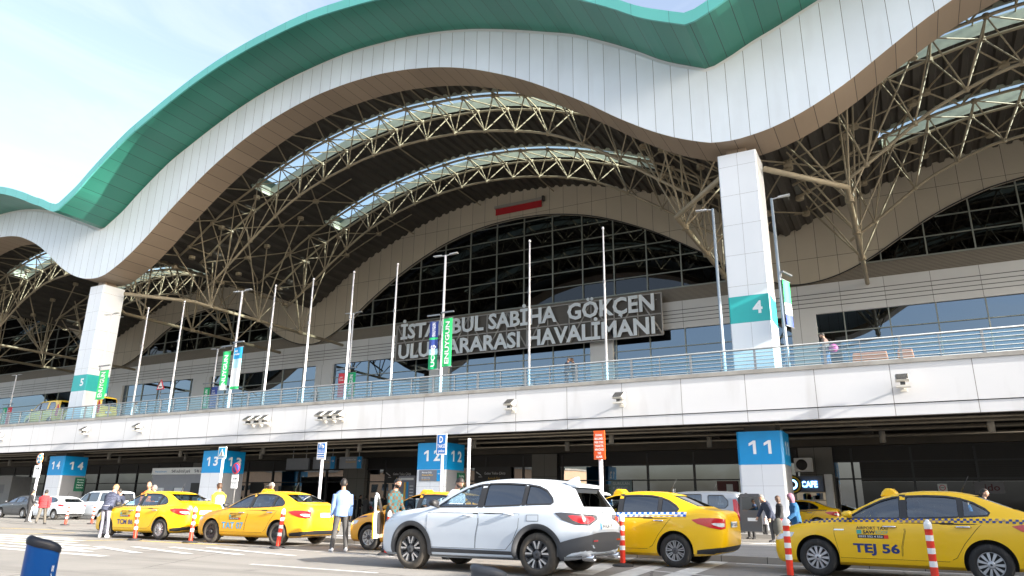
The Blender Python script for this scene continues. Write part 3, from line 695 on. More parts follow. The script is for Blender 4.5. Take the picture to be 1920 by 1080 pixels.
for i, x in enumerate(fx):
    o = f0 if i == 0 else copy_tree(f0, label=fl[i]); o.location = (x * 1.0 + (x * .0117), YPOL, DK)
lampm = mat('lamp_head', (.55, .56, .57), .4, .2, var=.04)
def lamp_post(x, y, z0, lab, h=8.6, arms=((1, 0), (-1, 0)), pm=None):
    t = thing('lamp_post', (x, y, z0), lab, 'lamp post', 'street lamps on the elevated road')
    mb = MB(); mb.lathe([(.17, 0), (.17, .04), (.1, .05), (.1, 1.2), (.085, 1.25), (.065, h)], pm or pole_m, 10); mb.build('pole', t)
    for a, b in arms:
        mb = MB(); mb.tube([(0, 0, h - .05), (a * .35, b * .35, h)], .03, lampm, 6); d = Vector((a, b, 0))
        mb.add([(*(Vector((0, 0, 0)) + d * u + Vector((-d.y, d.x, 0)) * w).xy, h + z) for u, w, z in ((.3, -.07, -.03), (.85, -.12, 0), (.85, .12, 0), (.3, .07, -.03), (.3, -.05, .05), (.85, -.08, .06), (.85, .08, .06), (.3, .05, .05))],
               [(0, 1, 2, 3), (4, 7, 6, 5), (0, 4, 5, 1), (1, 5, 6, 2), (2, 6, 7, 3), (3, 7, 4, 0)], lampm); mb.build('lamp_head', t)
    return t
def banner(x, y, z0, z1, w, sgn, lab, cols, words, wcol=None, rot=0.0):
    """cloth on a bracket beside a post; cols = bands bottom to top"""
    t = thing('banner', (x, y, z0), lab, 'banner', 'banners on the lamp posts', rot)
    h = z1 - z0; mb = MB(); n = len(cols)
    xs = [sgn * (.12 + w * i / 6) for i in range(7)]; yy = [.03 * math.sin(i * 1.1) for i in range(7)]
    for k, (c, f0_, f1_) in enumerate(cols):
        A = [(a, b, h * f0_) for a, b in zip(xs, yy)]; B = [(a, b, h * f1_) for a, b in zip(xs, yy)]
        mb.strip(A, B, c, True); mb.strip([(p[0], p[1] + .012, p[2]) for p in A], [(p[0], p[1] + .012, p[2]) for p in B], c, True)
    mb.build('cloth', t, fix=False)
    mb = MB()
    for z in (h + .02, -.02): mb.tube([(0, 0, z), (sgn * (w + .2), 0, z)], .02, rail_m, 6)
    mb.box((min(0, sgn * (w + .25)), -.12, h + .32), (max(0, sgn * (w + .25)), -.02, h + .4), rail_m); mb.tube([(0, 0, h + .05), (0, 0, h + .36)], .03, rail_m, 6)
    mb.build('bracket', t)
    if words:
        mb = MB(); a0, a1 = sorted((sgn * .2, sgn * (w + .02)))
        for w_, vert, r in words:
            if vert: put_text(mb, w_, wcol, (0, -.045, 0), (0, 0, 1), (-1, 0, 0), (h * r[1], -(a0 + (a1 - a0) * r[2]), h * r[3], -(a0 + (a1 - a0) * r[0])), .03)
            else: put_text(mb, w_, wcol, (0, -.045, 0), (1, 0, 0), (0, 0, 1), (a0 + (a1 - a0) * r[0], h * r[1], a0 + (a1 - a0) * r[2], h * r[3]), .02)
        mb.build('lettering', t)
    return t
gr1, gr2 = mat('banner_green', (.03, .62, .17), .6, var=.05), mat('banner_dark_green', (.0, .33, .12), .6, var=.05)
bl1, bl2, nav = mat('banner_blue', (.02, .32, .66), .6, var=.05), mat('banner_pale', (.45, .75, .82), .6, var=.05), mat('banner_navy', (.03, .06, .28), .6, var=.05)
redb = mat('banner_red', (.6, .03, .05), .6, var=.05); wht = mat('banner_white', (.8, .82, .82), .6, var=.03)
LX = [(-55.5, 'lamp post with a bright green banner in front of roof column 5'), (-40.55, 'lamp post with green and blue banners left of the flagpoles'), (-23.2, 'lamp post with navy and green banners before the airport name sign')]
for x, lab in LX: lamp_post(x, YPOL, DK, lab)
lamp_post(-7.15, YPOL + .1, DK, 'plain grey lamp post at the left edge of roof column 4', arms=((-1, 0),), pm=mat('grey_pole', (.3, .36, .42), .4, .2))
lamp_post(-4.3, YPOL + .1, DK, 'lamp post with a narrow banner at the right edge of roof column 4', arms=((1, 0),), pm=mat('grey_pole', (.3, .36, .42), .4, .2))
banner(-55.45, YPOL - .2, 8.75, 11.0, 1.1, 1, 'bright green banner hung in front of roof column 5', [(gr1, 0, 1)], [('ENUYGUN', 1, (.2, .06, .8, .94))], wht)
banner(-40.6, YPOL - .2, 8.6, 11.3, .75, -1, 'green banner on the left of the lamp post with two banners', [(wht, 0, .12), (gr1, .12, 1)], [('ENUYGUN', 1, (.2, .04, .9, .9))], wht)
banner(-40.5, YPOL - .2, 8.6, 11.5, .8, 1, 'blue and pale green banner on the right of the lamp post with two banners', [(gr1, 0, .06), (wht, .06, .5), (bl2, .5, .72), (bl1, .72, 1)], [('uçuş', 0, (.08, .89, .5, .94)), ('ucuzlar', 0, (.08, .81, .85, .86))], wht)
banner(-23.25, YPOL - .2, 8.7, 11.55, .62, -1, 'navy and green banner on the lamp post before the name sign', [(gr2, 0, .3), (bl2, .3, .42), (nav, .42, .62), (gr1, .62, .66), (nav, .66, 1)], [('UÇUŞ', 1, (.25, .05, .85, .5)), ('ENUYGUN', 1, (.3, .68, .8, .97))], wht)
banner(-23.15, YPOL - .2, 8.8, 11.65, .62, 1, 'bright green banner on the lamp post before the name sign', [(gr1, 0, 1)], [('ENUYGUN', 1, (.25, .05, .9, .93))], wht)
banner(-4.2, YPOL - .1, 9.3, 11.5, .7, 1, 'narrow green and white banner seen almost edge on right of roof column 4', [(nav, 0, .25), (wht, .25, .5), (gr1, .5, 1)], None, None, R(72))
# posts and banners along the far kerb of the elevated road
YB2 = 44.0
for px, pt, pbn, lab, cols in ((653, 588, (652, 700, 735), 'distant lamp post behind the railing with red and green banners', (redb, gr2)), (397, 655, (393, 727, 765), 'distant lamp post with green and navy banners left of the flagpoles', (gr2, nav)), (15, 705, (8, 765, 795), 'distant lamp post with green and red banners at the far left', (gr2, redb)), (193, 600, (190, 735, 765), 'thin distant lamp post rising behind roof column 5', (gr2, nav))):
    b = P(px, pbn[1] + 15, YB2); tz = P(px + 3, pt, YB2).z
    lamp_post(b.x, YB2, DK, lab, h=tz - DK)
    for sgn, c in ((-1, cols[0]), (1, cols[1])):
        z1 = P(px, pbn[1], YB2).z
        nm = {id(redb): 'red', id(gr2): 'green', id(nav): 'navy'}[id(c)]
        banner(b.x, YB2 - .2, z1 - 1.9, z1, .75, sgn, 'small %s banner on the %s' % (nm, lab.split(' with')[0].split(' rising')[0] + {653: ' behind the railing', 397: ' left of the flagpoles', 15: '', 193: ' behind roof column 5'}[px]), [(c, 0, 1)], [('ENUYGUN', 1, (.2, .1, .8, .9))] if c is gr2 else [('yaz', 0, (.1, .8, .7, .87)), ('fırsat', 0, (.1, .68, .85, .75))], wht)
# warning sign on the deck
ws = P(303, 722, 40); t = thing('warning_sign', (ws.x, 40, DK), 'triangular red edged road hump sign on the elevated road', 'sign')
mb = MB(); zz = ws.z - DK; mb.tube([(0, 0, 0), (0, 0, zz + .2)], .04, rail_m, 8); mb.build('post', t)
mb = MB(); mb.prism([(-.5, zz - .4), (.5, zz - .4), (0, zz + .48)], -.09, -.05, redb); mb.build('rim', t)
mb = MB(); mb.prism([(-.36, zz - .32), (.36, zz - .32), (0, zz + .31)], -.098, -.0901, wht)
mb.prism([(-.2, zz - .22)] + [(-.2 + .04 * i, zz - .18 + .09 * abs(math.sin(i * math.pi / 5))) for i in range(11)] + [(.2, zz - .22)], -.103, -.0981, dark_m); mb.build('face', t)

fl_m, fl_d = mat('floodlight_body', (.62, .6, .55), .45, .1, var=.08), mat('floodlight_glass', (.05, .05, .05), .25)
def flood(x, n, lab):
    t = thing('floodlight', (x, YD, 6.1), lab, 'floodlight', 'floodlights on the edge of the elevated road')
    for k in range(n):
        dx = (k - (n - 1) / 2) * .72
        mb = MB(); mb.box((dx - .26, -.62, -.14), (dx + .26, -.28, -.06), fl_m); mb.box((dx - .09, -.56, -.06), (dx + .09, -.3, .1), fl_d); mb.tube([(dx, 0, -.1), (dx, -.4, -.1)], .045, fl_m, 6); mb.box((dx - .12, -.03, -.25), (dx + .12, -.0, .05), fl_m); mb.build('bracket', t)
        mb = MB(); mb.prism([(-.72, .16), (-.66, .08), (-.28, .1), (-.2, .28), (-.24, .4), (-.3, .42)], dx - .26, dx + .26, fl_m, 'YZ')
        h = mb.build('lamp_head', t, bevel=.015)
        mb = MB(); a = Vector((0, -.728, .17)); b = Vector((0, -.315, .43)); nn = Vector((0, -.26, .41)).normalized() * .012
        mb.add([(dx - .22, *(a + nn)[1:]), (dx + .22, *(a + nn)[1:]), (dx + .22, *(b + nn)[1:]), (dx - .22, *(b + nn)[1:])], [(0, 1, 2, 3)], fl_d); mb.build('lens', h)
    return t
for x, n, lab in ((-66.0, 1, 'single floodlight at the far left end of the white parapet'), (-54.4, 1, 'single floodlight under roof column 5'), (-48.2, 1, 'single floodlight between roof column 5 and the two banners'), (-36.4, 3, 'triple floodlight right of the pier numbered 13'), (-30.3, 3, 'triple floodlight above the disabled parking sign'), (-18.0, 1, 'single floodlight above the bare white post'), (-12.0, 1, 'single floodlight above the orange red notice'), (.17, 1, 'single floodlight at the right end of the parapet')): flood(x, n, lab)

# ---------------------------------------------------------------- things hung under the deck
for i, (pa, pb, y0, y1, tx) in enumerate(((538, 577, 860, 880, 0), (588, 627, 857, 879, 1), (637, 677, 857, 878, 2))):
    Y = 43.5; a, b = P(pa, y0, Y), P(pb, y1, Y)
    t = thing('hanging_sign', (a.x, Y, 0), ('plain grey hanging sign left of the disabled parking sign', 'grey hanging sign with blue arrow half hidden by the disabled parking sign', 'grey hanging sign with blue arrow right of the disabled parking sign')[i], 'sign', 'signs hanging under the elevated road')
    w = b.x - a.x; mb = MB(); mb.box((0, 0, b.z), (w, .18, a.z), mat('grey_board', (.28, .31, .35), .45)); mb.build('board', t)
    mb = MB()
    for f in (.25, .85): mb.tube([(w * f, .09, a.z), (w * f, .09, 5.7)], .03, lampm, 6)
    mb.build('hanger', t)
    if tx:
        mb = MB(); mb.box((w * .8, -.01, b.z), (w, -.002, a.z), blue); q = dict(o=(0, -.014, 0), ux=(1, 0, 0), uy=(0, 0, 1)); h = a.z - b.z
        put_text(mb, '→', white_p, rect=(w * .84, b.z + h * .55, w * .96, b.z + h * .75), bold=.02, **q)
        put_text(mb, 'ISG Airport Taxi', white_p, rect=(w * .3, b.z + h * .7, w * .74, b.z + h * .82), bold=.01, **q)
        put_text(mb, 'ISG Airport Taxi', yel_t, rect=(w * .3, b.z + h * .5, w * .74, b.z + h * .62), bold=.01, **q); mb.build('lettering', t)
for pa, pb, ya, yb, lab in ((722, 778, 878, 905, 'dark arrivals exit sign left of pier 12'), (890, 957, 876, 905, 'dark arrivals exit sign right of pier 12')):
    a, b = P(pa, ya, YG - .3), P(pb, yb, YG - .3); t = thing('arrivals_sign', (a.x, YG - .3, 0), lab, 'sign', 'arrivals exit signs')
    w = b.x - a.x; mb = MB(); mb.box((0, 0, b.z), (w, .15, a.z), mat('black_sign', (.03, .032, .035), .4)); mb.build('board', t)
    h = a.z - b.z; mb = MB(); q = dict(o=(0, -.006, 0), ux=(1, 0, 0), uy=(0, 0, 1))
    put_text(mb, 'Gelen Yolcu Çıkışı', white_p, rect=(w * .28, b.z + h * .52, w * .86, b.z + h * .68), bold=.01, **q); put_text(mb, 'Arrivals Exit', yel_t, rect=(w * .38, b.z + h * .2, w * .72, b.z + h * .36), bold=.01, **q)
    mb.add([(w * u, -.006, b.z + h * v) for u, v in ((.04, .72), (.07, .7), (.18, .52), (.2, .46), (.17, .47), (.12, .55), (.06, .62))], [tuple(range(7))], white_p); mb.box((w * .12, -.008, b.z + h * .36), (w * .22, -.004, b.z + h * .39), white_p); mb.build('lettering', t)
# information totem by pier 12
a, b = P(748, 892, 41), P(776, 940, 41); t = thing('information_totem', (a.x, 41, .15), 'grey transit map board with yellow and blue lines left of pier 12', 'information board')
mb = MB(); mb.box((0, 0, 0), (b.x - a.x, .15, a.z - .15), mat('totem_grey', (.2, .2, .24), .5)); mb.build('board', t)
mb = MB(); h = a.z - .15; w = b.x - a.x
mb.box((w * .35, -.01, h * .15), (w * .45, -.004, h * .85), yel_t); mb.box((w * .5, -.01, h * .15), (w * .62, -.004, h * .86), bl1)
for i in range(9): mb.box((w * .7, -.01, h * (.2 + .07 * i)), (w * .92, -.004, h * (.215 + .07 * i)), wht)
mb.box((w * .08, -.01, h * .9), (w * .92, -.004, h * .95), wht); mb.build('map', t)
# sales kiosk with discount banner, left of pier 13
a, b = P(288, 878, 38.5), P(376, 905, 38.5); t = thing('sales_kiosk', (a.x, 38.5, .15), 'grey sales kiosk with a white discount banner left of pier 13', 'kiosk')
kw, kz = b.x - a.x, a.z - .15; kb = mat('kiosk_body', (.3, .31, .34), .5, var=.04)
mb = MB(); mb.box((0, .02, 0), (kw, 2.5, kz - .5), kb); mb.build('body', t)
mb = MB(); mb.box((-.05, -.05, kz - .5), (kw + .4, 2.6, kz), wht); mb.build('banner_board', t)
mb = MB(); q = dict(o=(0, -.056, 0), ux=(1, 0, 0), uy=(0, 0, 1)); dkt = mat('dark_lettering', (.05, .06, .09), .5, var=0)
put_text(mb, '%40 indirimli park', dkt, rect=(kw * .4, kz - .38, kw * .78, kz - .14), bold=.01, **q); put_text(mb, '%46 ind', dkt, rect=(kw * .86, kz - .38, kw * 1.05, kz - .14), bold=.01, **q); put_text(mb, 'Havalimanı', bl1, rect=(kw * .06, kz - .34, kw * .3, kz - .2), **q); mb.build('lettering', t)
mb = MB()
for u, v, c in ((.1, .28, wht), (.5, .68, wht), (.29, .48, kb)): mb.box((kw * u, -.03, kz * .25), (kw * v, .015, kz * .58), c)
mb.build('notices', t)
mb = MB(); mb.box((kw * .82, -.02, .2), (kw * .98, .015, kz * .68), dark_m); mb.build('hatch', t)
a = P(0, 893, 44); b = P(24, 893, 44); t = thing('cash_machine_booth', (a.x - 1.5, 44, .15), 'pale grey cash machine booth at the far left under the elevated road', 'booth')
kw = b.x - a.x + 1.5; mb = MB(); mb.box((0, 0, 0), (kw, 2, a.z - .15), mat('booth_grey', (.42, .43, .45), .5)); mb.build('body', t)
mb = MB(); mb.box((kw * .1, -.02, 1.7), (kw * .7, .0, 2.6), kb); mb.box((kw * .1, -.02, .8), (kw * .5, 0, 1.3), bl1); mb.box((kw * .12, -.026, 1.4), (kw * .4, -.0, 1.6), wht); mb.build('machine_front', t)
# cafe front right of pier 11
lit = mat('lit_blue_letters', (.25, .55, 1.0), .5, var=0, emit=1.6)
a, b = P(1488, 893, 46), P(1544, 912, 46); t = thing('cafe_front', (a.x, 46, .15), 'cafe counter with a dark fascia and glowing blue letters right of pier 11', 'cafe')
kw = b.x - a.x; kz = a.z - .15; mb = MB(); mb.box((0, 0, kz - .85), (kw, 1.5, kz), grey_s); mb.build('fascia', t)
mb = MB(); mb.box((0, .3, 0), (kw, .6, 1.1), dark_alu)
cl = [mat('goods_%d' % i, c, .5, var=.1) for i, c in enumerate(((.5, .05, .05), (.05, .2, .5), (.6, .5, .2), (.3, .3, .32), (.1, .35, .2), (.7, .7, .68)))]
rr = random.Random(3); goods = MB()
for k in range(34):
    x = rr.uniform(.05, kw - .25); z = rr.choice((1.1, 1.6, 2.05)); goods.box((x, .35, z), (x + rr.uniform(.1, .3), .55, z + rr.uniform(.15, .4)), rr.choice(cl))
for z in (1.58, 2.03): goods.box((0, .3, z - .03), (kw, .6, z), dark_alu)
mb.build('counter', t); goods.build('shelf_goods', t)
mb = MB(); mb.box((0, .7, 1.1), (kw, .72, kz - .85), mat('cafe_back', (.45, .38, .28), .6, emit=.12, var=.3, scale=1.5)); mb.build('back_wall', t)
mb = MB(); put_text(mb, 'CAFE', lit, (0, -.02, 0), (1, 0, 0), (0, 0, 1), (kw * .25, kz - .62, kw * .8, kz - .28), .03, .02); mb.build('lettering', t)
mb = MB(); mb.box((kw + .1, -.1, 0), (kw + .5, .4, kz + .1), wht); mb.build('white_jamb', t)
a = P(1484, 885, 45.5); t = thing('round_cafe_sign', (a.x, 45.4, a.z - .7), 'round black and yellow cafe badge on the corner right of pier 11', 'sign')
mb = MB(); mb.lathe([(.0, -.05), (.5, -.05), (.54, 0), (.5, .06), (0, .06)], dark_m, 28, 'Y'); mb.build('disc', t)
mb = MB(); mb.lathe([(.38, -.06), (.46, -.065), (.46, -.05)], mat('badge_yellow', (.7, .5, .03), .5), 28, 'Y', closed=False); mb.build('ring', t)
mb = MB(); mb.lathe([(.18, -.062), (.28, -.07), (.28, -.05)], lit, 24, 'Y', closed=False); mb.build('lit_ring', t)
a = P(1505, 868, 46.5); t = thing('air_conditioner', (a.x - .5, 46.6, a.z - .5), 'white outdoor air conditioning unit above the cafe sign', 'air conditioner')
mb = MB(); mb.box((0, 0, 0), (1.0, .4, .8), wht); mb.build('casing', t, bevel=.03)
mb = MB(); mb.lathe([(0, -.02), (.3, -.02), (.32, -.004)], dark_m, 20, 'Y', (.42, 0, .4)); mb.build('fan_grille', t)
# posters and notices in the shop windows
def poster(name, px, lab, board, words=(), Y=YG - .12, cat='poster'):
    a, b = P(px[0], px[1], Y), P(px[2], px[3], Y); t = thing(name, (a.x, Y, b.z), lab, cat); w, h = b.x - a.x, a.z - b.z
    mb = MB(); mb.box((0, 0, 0), (w, .03, h), board); mb.build('board', t)
    if words:
        mb = MB()
        for tx, m_, r in words: put_text(mb, tx, m_, (0, -.005, 0), (1, 0, 0), (0, 0, 1), (w * r[0], h * r[1], w * r[2], h * r[3]), .015)
        mb.build('lettering', t)
    return t, w, h
poster('shop_poster', (1145, 901, 1185, 922), 'pale blue poster in the storefront behind the checkered taxi', mat('poster_blue', (.3, .4, .44), .5), (('GURULAN', wht, (.1, .6, .9, .85)), ('KAHVE', wht, (.1, .2, .8, .45))))
t, w, h = poster('no_smoking_notice', (1757, 907, 1778, 925), 'white no smoking notice on the dark window right of the café', wht, (), cat='notice')
mb = MB(); mb.lathe([(w * .26, -.006), (w * .33, -.008), (w * .33, -.001)], redb, 20, 'Y', (w / 2, 0, h * .58), closed=False); mb.box((w * .3, -.008, h * .56), (w * .7, -.002, h * .61), dark_m); mb.build('symbol', t)
t['label'] = 'white no smoking notice on the dark shop window behind the nearest taxi'
poster('shop_sign', (1825, 903, 1886, 926), 'pale shop sign ending in the letters ido behind the nearest taxi', mat('sign_pale', (.2, .2, .22), .5), (('ido', mat('dark_red', (.09, .015, .02), .5, var=0), (.35, .25, .85, .8)),), cat='sign')
poster('red_shop_panel', (1344, 902, 1385, 926), 'dark red panel with a notice left of pier 11', mat('panel_red', (.12, .02, .02), .5), (('§', wht, (.6, .2, .75, .6)),), cat='sign')['label' if False else 0] if False else None
t, w, h = poster('red_shop_panel', (1344, 902, 1385, 926), 'dark red shop panel with a small pale notice left of pier 11', mat('panel_red', (.12, .02, .02), .5), cat='sign')
mb = MB(); mb.box((w * .45, -.01, h * .2), (w * .75, -.004, h * .75), wht); mb.build('notice', t)
poster('ticket_screen', (470, 905, 492, 925), 'black framed information screen right of pier 13', dark_m, (), 42, 'screen'); 
t, w, h = poster('window_notice', (1015, 898, 1045, 912), 'pale blind panel low in the storefront right of the SUV roof', mat('blind', (.25, .3, .32), .5), cat='notice') if False else (None, 0, 0)

# ---------------------------------------------------------------- street signs on the island
ORG = mat('orange_red_sign', (.72, .09, .012), .45, var=.03); sgb = mat('road_sign_blue', (.01, .16, .55), .45, var=.03)
def sign_post(name, px, py, pby, Y, lab, h=None, r=.045, cat='sign', z0=.12, pm=None):
    a = P(px, py, Y); t = thing(name, (a.x, Y, z0), lab, cat); mb = MB(); mb.tube([(0, 0, 0), (0, 0, a.z - z0)], r, pm or pole_m, 10); mb.box((-.1, -.1, 0), (.1, .1, .02), pm or pole_m); mb.build('post', t); return t, a.z - z0
def board(t, w, z0, z1, mt, rim=None, y=-.08, name='board', cx=0):
    mb = MB(); mb.box((cx - w / 2, y, z0), (cx + w / 2, y + .03, z1), rim or mt)
    b = mb.build(name, t)
    if rim: mb = MB(); mb.box((cx - w / 2 + .03, y - .004, z0 + .03), (cx + w / 2 - .03, y - .0005, z1 - .03), mt); mb.build('field', b)
    return b
QX = dict(ux=(1, 0, 0), uy=(0, 0, 1))
t, h = sign_post('taxi_stop_sign', 831, 814, 0, 18.9, 'blue taxi stop sign with a large D on a white post before pier 12'); board(t, .36, h - .62, h, sgb, wht)
mb = MB(); q = dict(o=(0, -.09, 0), **QX); put_text(mb, 'D', wht, rect=(-.07, h - .27, .06, h - .07), bold=.03, **q); put_text(mb, 'TAKSİ', wht, rect=(-.14, h - .42, .14, h - .32), bold=.02, **q); put_text(mb, 'yolcu', wht, rect=(-.1, h - .55, .12, h - .47), bold=.02, **q); mb.build('lettering', t)
t, h = sign_post('bare_post', 880, 822, 0, 19.0, 'plain white post without a sign right of the taxi stop sign', r=.05, cat='post')
t, h = sign_post('notice_sign', 1125, 808, 0, 18.6, 'orange red notice with seven lines of white text on a white post', r=.055); board(t, .32, h - .76, h, ORG, mat('neon_edge', (.8, .12, .02), .4))
mb = MB(); q = dict(o=(0, -.09, 0), **QX)
for i, (w, tx) in enumerate(((.2, 'DURMAK'), (.25, 'BEKLEMEK'), (.26, 'PARK ETMEK'), (.25, 'YASAKTIR'), (.26, 'ARACINIZI'), (.1, 'YAZI'), (.18, 'ALINIR'))): put_text(mb, tx, wht, rect=(-w / 2, h - .15 - i * .095, w / 2, h - .09 - i * .095), bold=.03, **q)
mb.build('lettering', t)
t, h = sign_post('disabled_parking_sign', 607, 830, 0, 18.9, 'blue disabled parking sign on a pole behind the man in the blue shirt', r=.05, pm=mat('worn_pole', (.6, .6, .64), .5, var=.2, scale=8)); board(t, .37, h - .56, h, sgb, wht)
mb = MB(); q = dict(o=(0, -.09, 0), **QX)
mb.lathe([(.035, -.003), (.055, -.003), (.055, 0)], wht, 16, 'Y', (.05, -.088, h - .14), closed=False); mb.box((.0, -.092, h - .13), (.02, -.0885, h - .05), wht); mb.box((0, -.092, h - .135), (.07, -.0885, h - .115), wht)
mb.box((-.08, -.092, h - .18), (-.06, -.0885, h - .06), wht); mb.lathe([(0, -.004), (.022, -.004), (.022, 0)], wht, 10, 'Y', (-.07, -.088, h - .045))
for i, tx in enumerate(('ENGELLİ YOLCU', 'İNDİRME BİNDİRME')): put_text(mb, tx, wht, rect=(-.14, h - .27 - i * .06, .14, h - .235 - i * .06), bold=.02, **q)
for i in range(3): mb.box((-.17, -.0925, h - .38 - i * .07), (.17, -.0885, h - .355 - i * .07), wht)
put_text(mb, 'ÖZEL', wht, rect=(-.1, h - .53, .1, h - .5), **q); mb.build('symbols', t)
t, h = sign_post('pedestrian_crossing_sign', 421, 838, 0, 18.9, 'square blue pedestrian crossing sign on a white post before pier 13', r=.045, z0=.0); board(t, .4, h - .42, h, mat('crossing_blue', (.01, .3, .62), .45), wht)
mb = MB(); mb.prism([(-.15, h - .35), (.15, h - .35), (0, h - .07)], -.092, -.0885, wht); mb.build('triangle', t)
mb = MB(); mb.tube([(0, -.095, h - .19), (.005, -.095, h - .25)], .018, dark_m, 5); mb.lathe([(0, -.004), (.017, -.004), (.017, 0)], dark_m, 8, 'Y', (0, -.094, h - .155))
for a_, b_ in (((0, -.25), (-.035, -.32)), ((0, -.25), (.03, -.32)), ((0, -.2), (.035, -.24))): mb.tube([(a_[0], -.095, h + a_[1]), (b_[0], -.095, h + b_[1])], .009, dark_m, 5)
for k in range(4): mb.box((-.1 + k * .055, -.096, h - .345), (-.075 + k * .055, -.093, h - .325), dark_m)
mb.build('figure', t)
def round_sign(t, z, r, rim, face, y=-.08):
    mb = MB(); mb.lathe([(0, .02), (r, .02), (r, 0), (r * .8, -.003), (0, -.003)], rim, 28, 'Y', (0, y, z)); b = mb.build('disc', t)
    mb = MB(); mb.lathe([(0, -.004), (r * .8, -.004), (r * .8, -.0032)], face, 28, 'Y', (0, y, z)); mb.build('face', b)
def bars(t, z, r, angs, mt, w, y=-.086):
    mb = MB()
    for a in angs:
        d = Vector((math.cos(a), 0, math.sin(a))) * r; n = Vector((-math.sin(a), 0, math.cos(a))) * w; c = Vector((0, y, z))
        mb.add([c - d - n, c + d - n, c + d + n, c - d + n], [(0, 1, 2, 3)], mt)
    mb.build('cross_bar', t)
t, h = sign_post('no_parking_sign', 446, 868, 0, 24.5, 'round no parking sign with tow plates on a thin dark post at pier 13', r=.03, z0=0, pm=mat('dark_post', (.1, .1, .1), .5)); round_sign(t, h - .25, .25, redb, mat('sign_navy', (.02, .05, .25), .5)); bars(t, h - .25, .2, (R(125),), redb, .03)
board(t, .42, h - .86, h - .54, wht, y=-.08, name='plate'); board(t, .4, h - 1.15, h - .89, wht, y=-.08, name='plate')
mb = MB()
for tt, w, z in (('ARACINIZ', .3, h - .97), ('ÇEKİLİR', .22, h - 1.08)): put_text(mb, tt, dkt, rect=(-w / 2, z, w / 2, z + .05), o=(0, -.083, 0), **QX)
def tow(mb, z, s, y):
    mb.add([(s * a, y, z + s * b) for a, b in ((-.9, 0), (-.75, .12), (-.3, .25), (.1, .1), (.3, .1), (.35, .4), (.6, .42), (.75, .2), (.9, .18), (.9, 0))], [tuple(range(10))], dark_m)
    for a in (-.55, .5): mb.lathe([(0, -.002), (.1 * s, -.002), (.1 * s, 0)], dark_m, 10, 'Y', (s * a, y, z))
tow(mb, h - .74, .16, -.083); mb.build('symbols', t)
t, h = sign_post('no_stopping_sign', 79, 850, 0, 24.9, 'round no stopping sign over a white tow plate beside the man in red', r=.07, z0=0); round_sign(t, h - .32, .32, mat('faded_rim', (.75, .3, .12), .5), mat('sign_light_blue', (.02, .4, .75), .5)); bars(t, h - .32, .26, (R(45), R(135)), mat('faded_rim2', (.85, .75, .65), .5), .05)
board(t, .62, h - 1.36, h - .68, wht, y=-.1, name='plate'); mb = MB(); tow(mb, h - .9, .22, -.104); mb.box((-.24, -.1035, h - 1.13), (.24, -.1005, h - 1.115), dkt); mb.build('symbols', t)

# ---------------------------------------------------------------- delineator bollards
red_r, wh_r, rub = mat('bollard_red', (.72, .035, .012), .45, var=.06), mat('bollard_white', (.8, .8, .78), .45, var=.04), mat('black_rubber', (.025, .025, .027), .7, var=.15, bump=.2)
bp = thing('delineator_post', (0, 0, 0), 'x', 'bollard', 'red and white delineator posts')
mb = MB(); mb.lathe([(.21, 0), (.21, .025), (.17, .05), (.06, .065), (.05, .07)], rub, 24); mb.build('base', bp)
mb = MB(); zz = [.06, .31, .395, .50, .585, .69, .775, .865]
for k in range(7): mb.lathe([(.056, zz[k]), (.056, zz[k + 1])], (red_r, wh_r)[k % 2], 18, closed=False)
mb.lathe([(.056, .865), (.058, .87), (.058, .94), (.05, .965), (.03, .98), (.028, 1.0), (.012, 1.01), (.0, 1.01)], wh_r, 18, closed=False); mb.build('post', bp)
BL = [(1168, 1062, 'delineator post right beside the tail of the white SUV'), (520, 1028.5, 'delineator post in front of the rear wheel of taxi TAT 07'), (356, 1018, 'delineator post between taxis TCM 86 and TAT 07'), (252, 1013, 'delineator post in front of the door of taxi TCM 86'), (1483, 1086, 'delineator post before the nose of taxi TEJ 56'), (1757, 1104, 'delineator post before the rear door of taxi TEJ 56'), (724, 1041.5, 'delineator post half hidden behind the front of the white SUV')]
for i, (px, py, lab) in enumerate(BL):
    o = bp if i == 0 else copy_tree(bp); o['label'] = lab; o.location = G(px, py); o.rotation_euler = (R((0, 5, 5, 5, 3, -1, 2)[i]) * 0, R((0, 4, 4, 4, 0, 0, 3)[i]), i)
for px, py, lab in ((121.5, 985, 'small orange post in front of the white hatchback, the left one'), (171, 983, 'small orange post behind the man in the camouflage sweater')):
    o = copy_tree(bp); o['label'] = lab; o.location = G(px, py); o.rotation_euler = (0, R(3), 1)

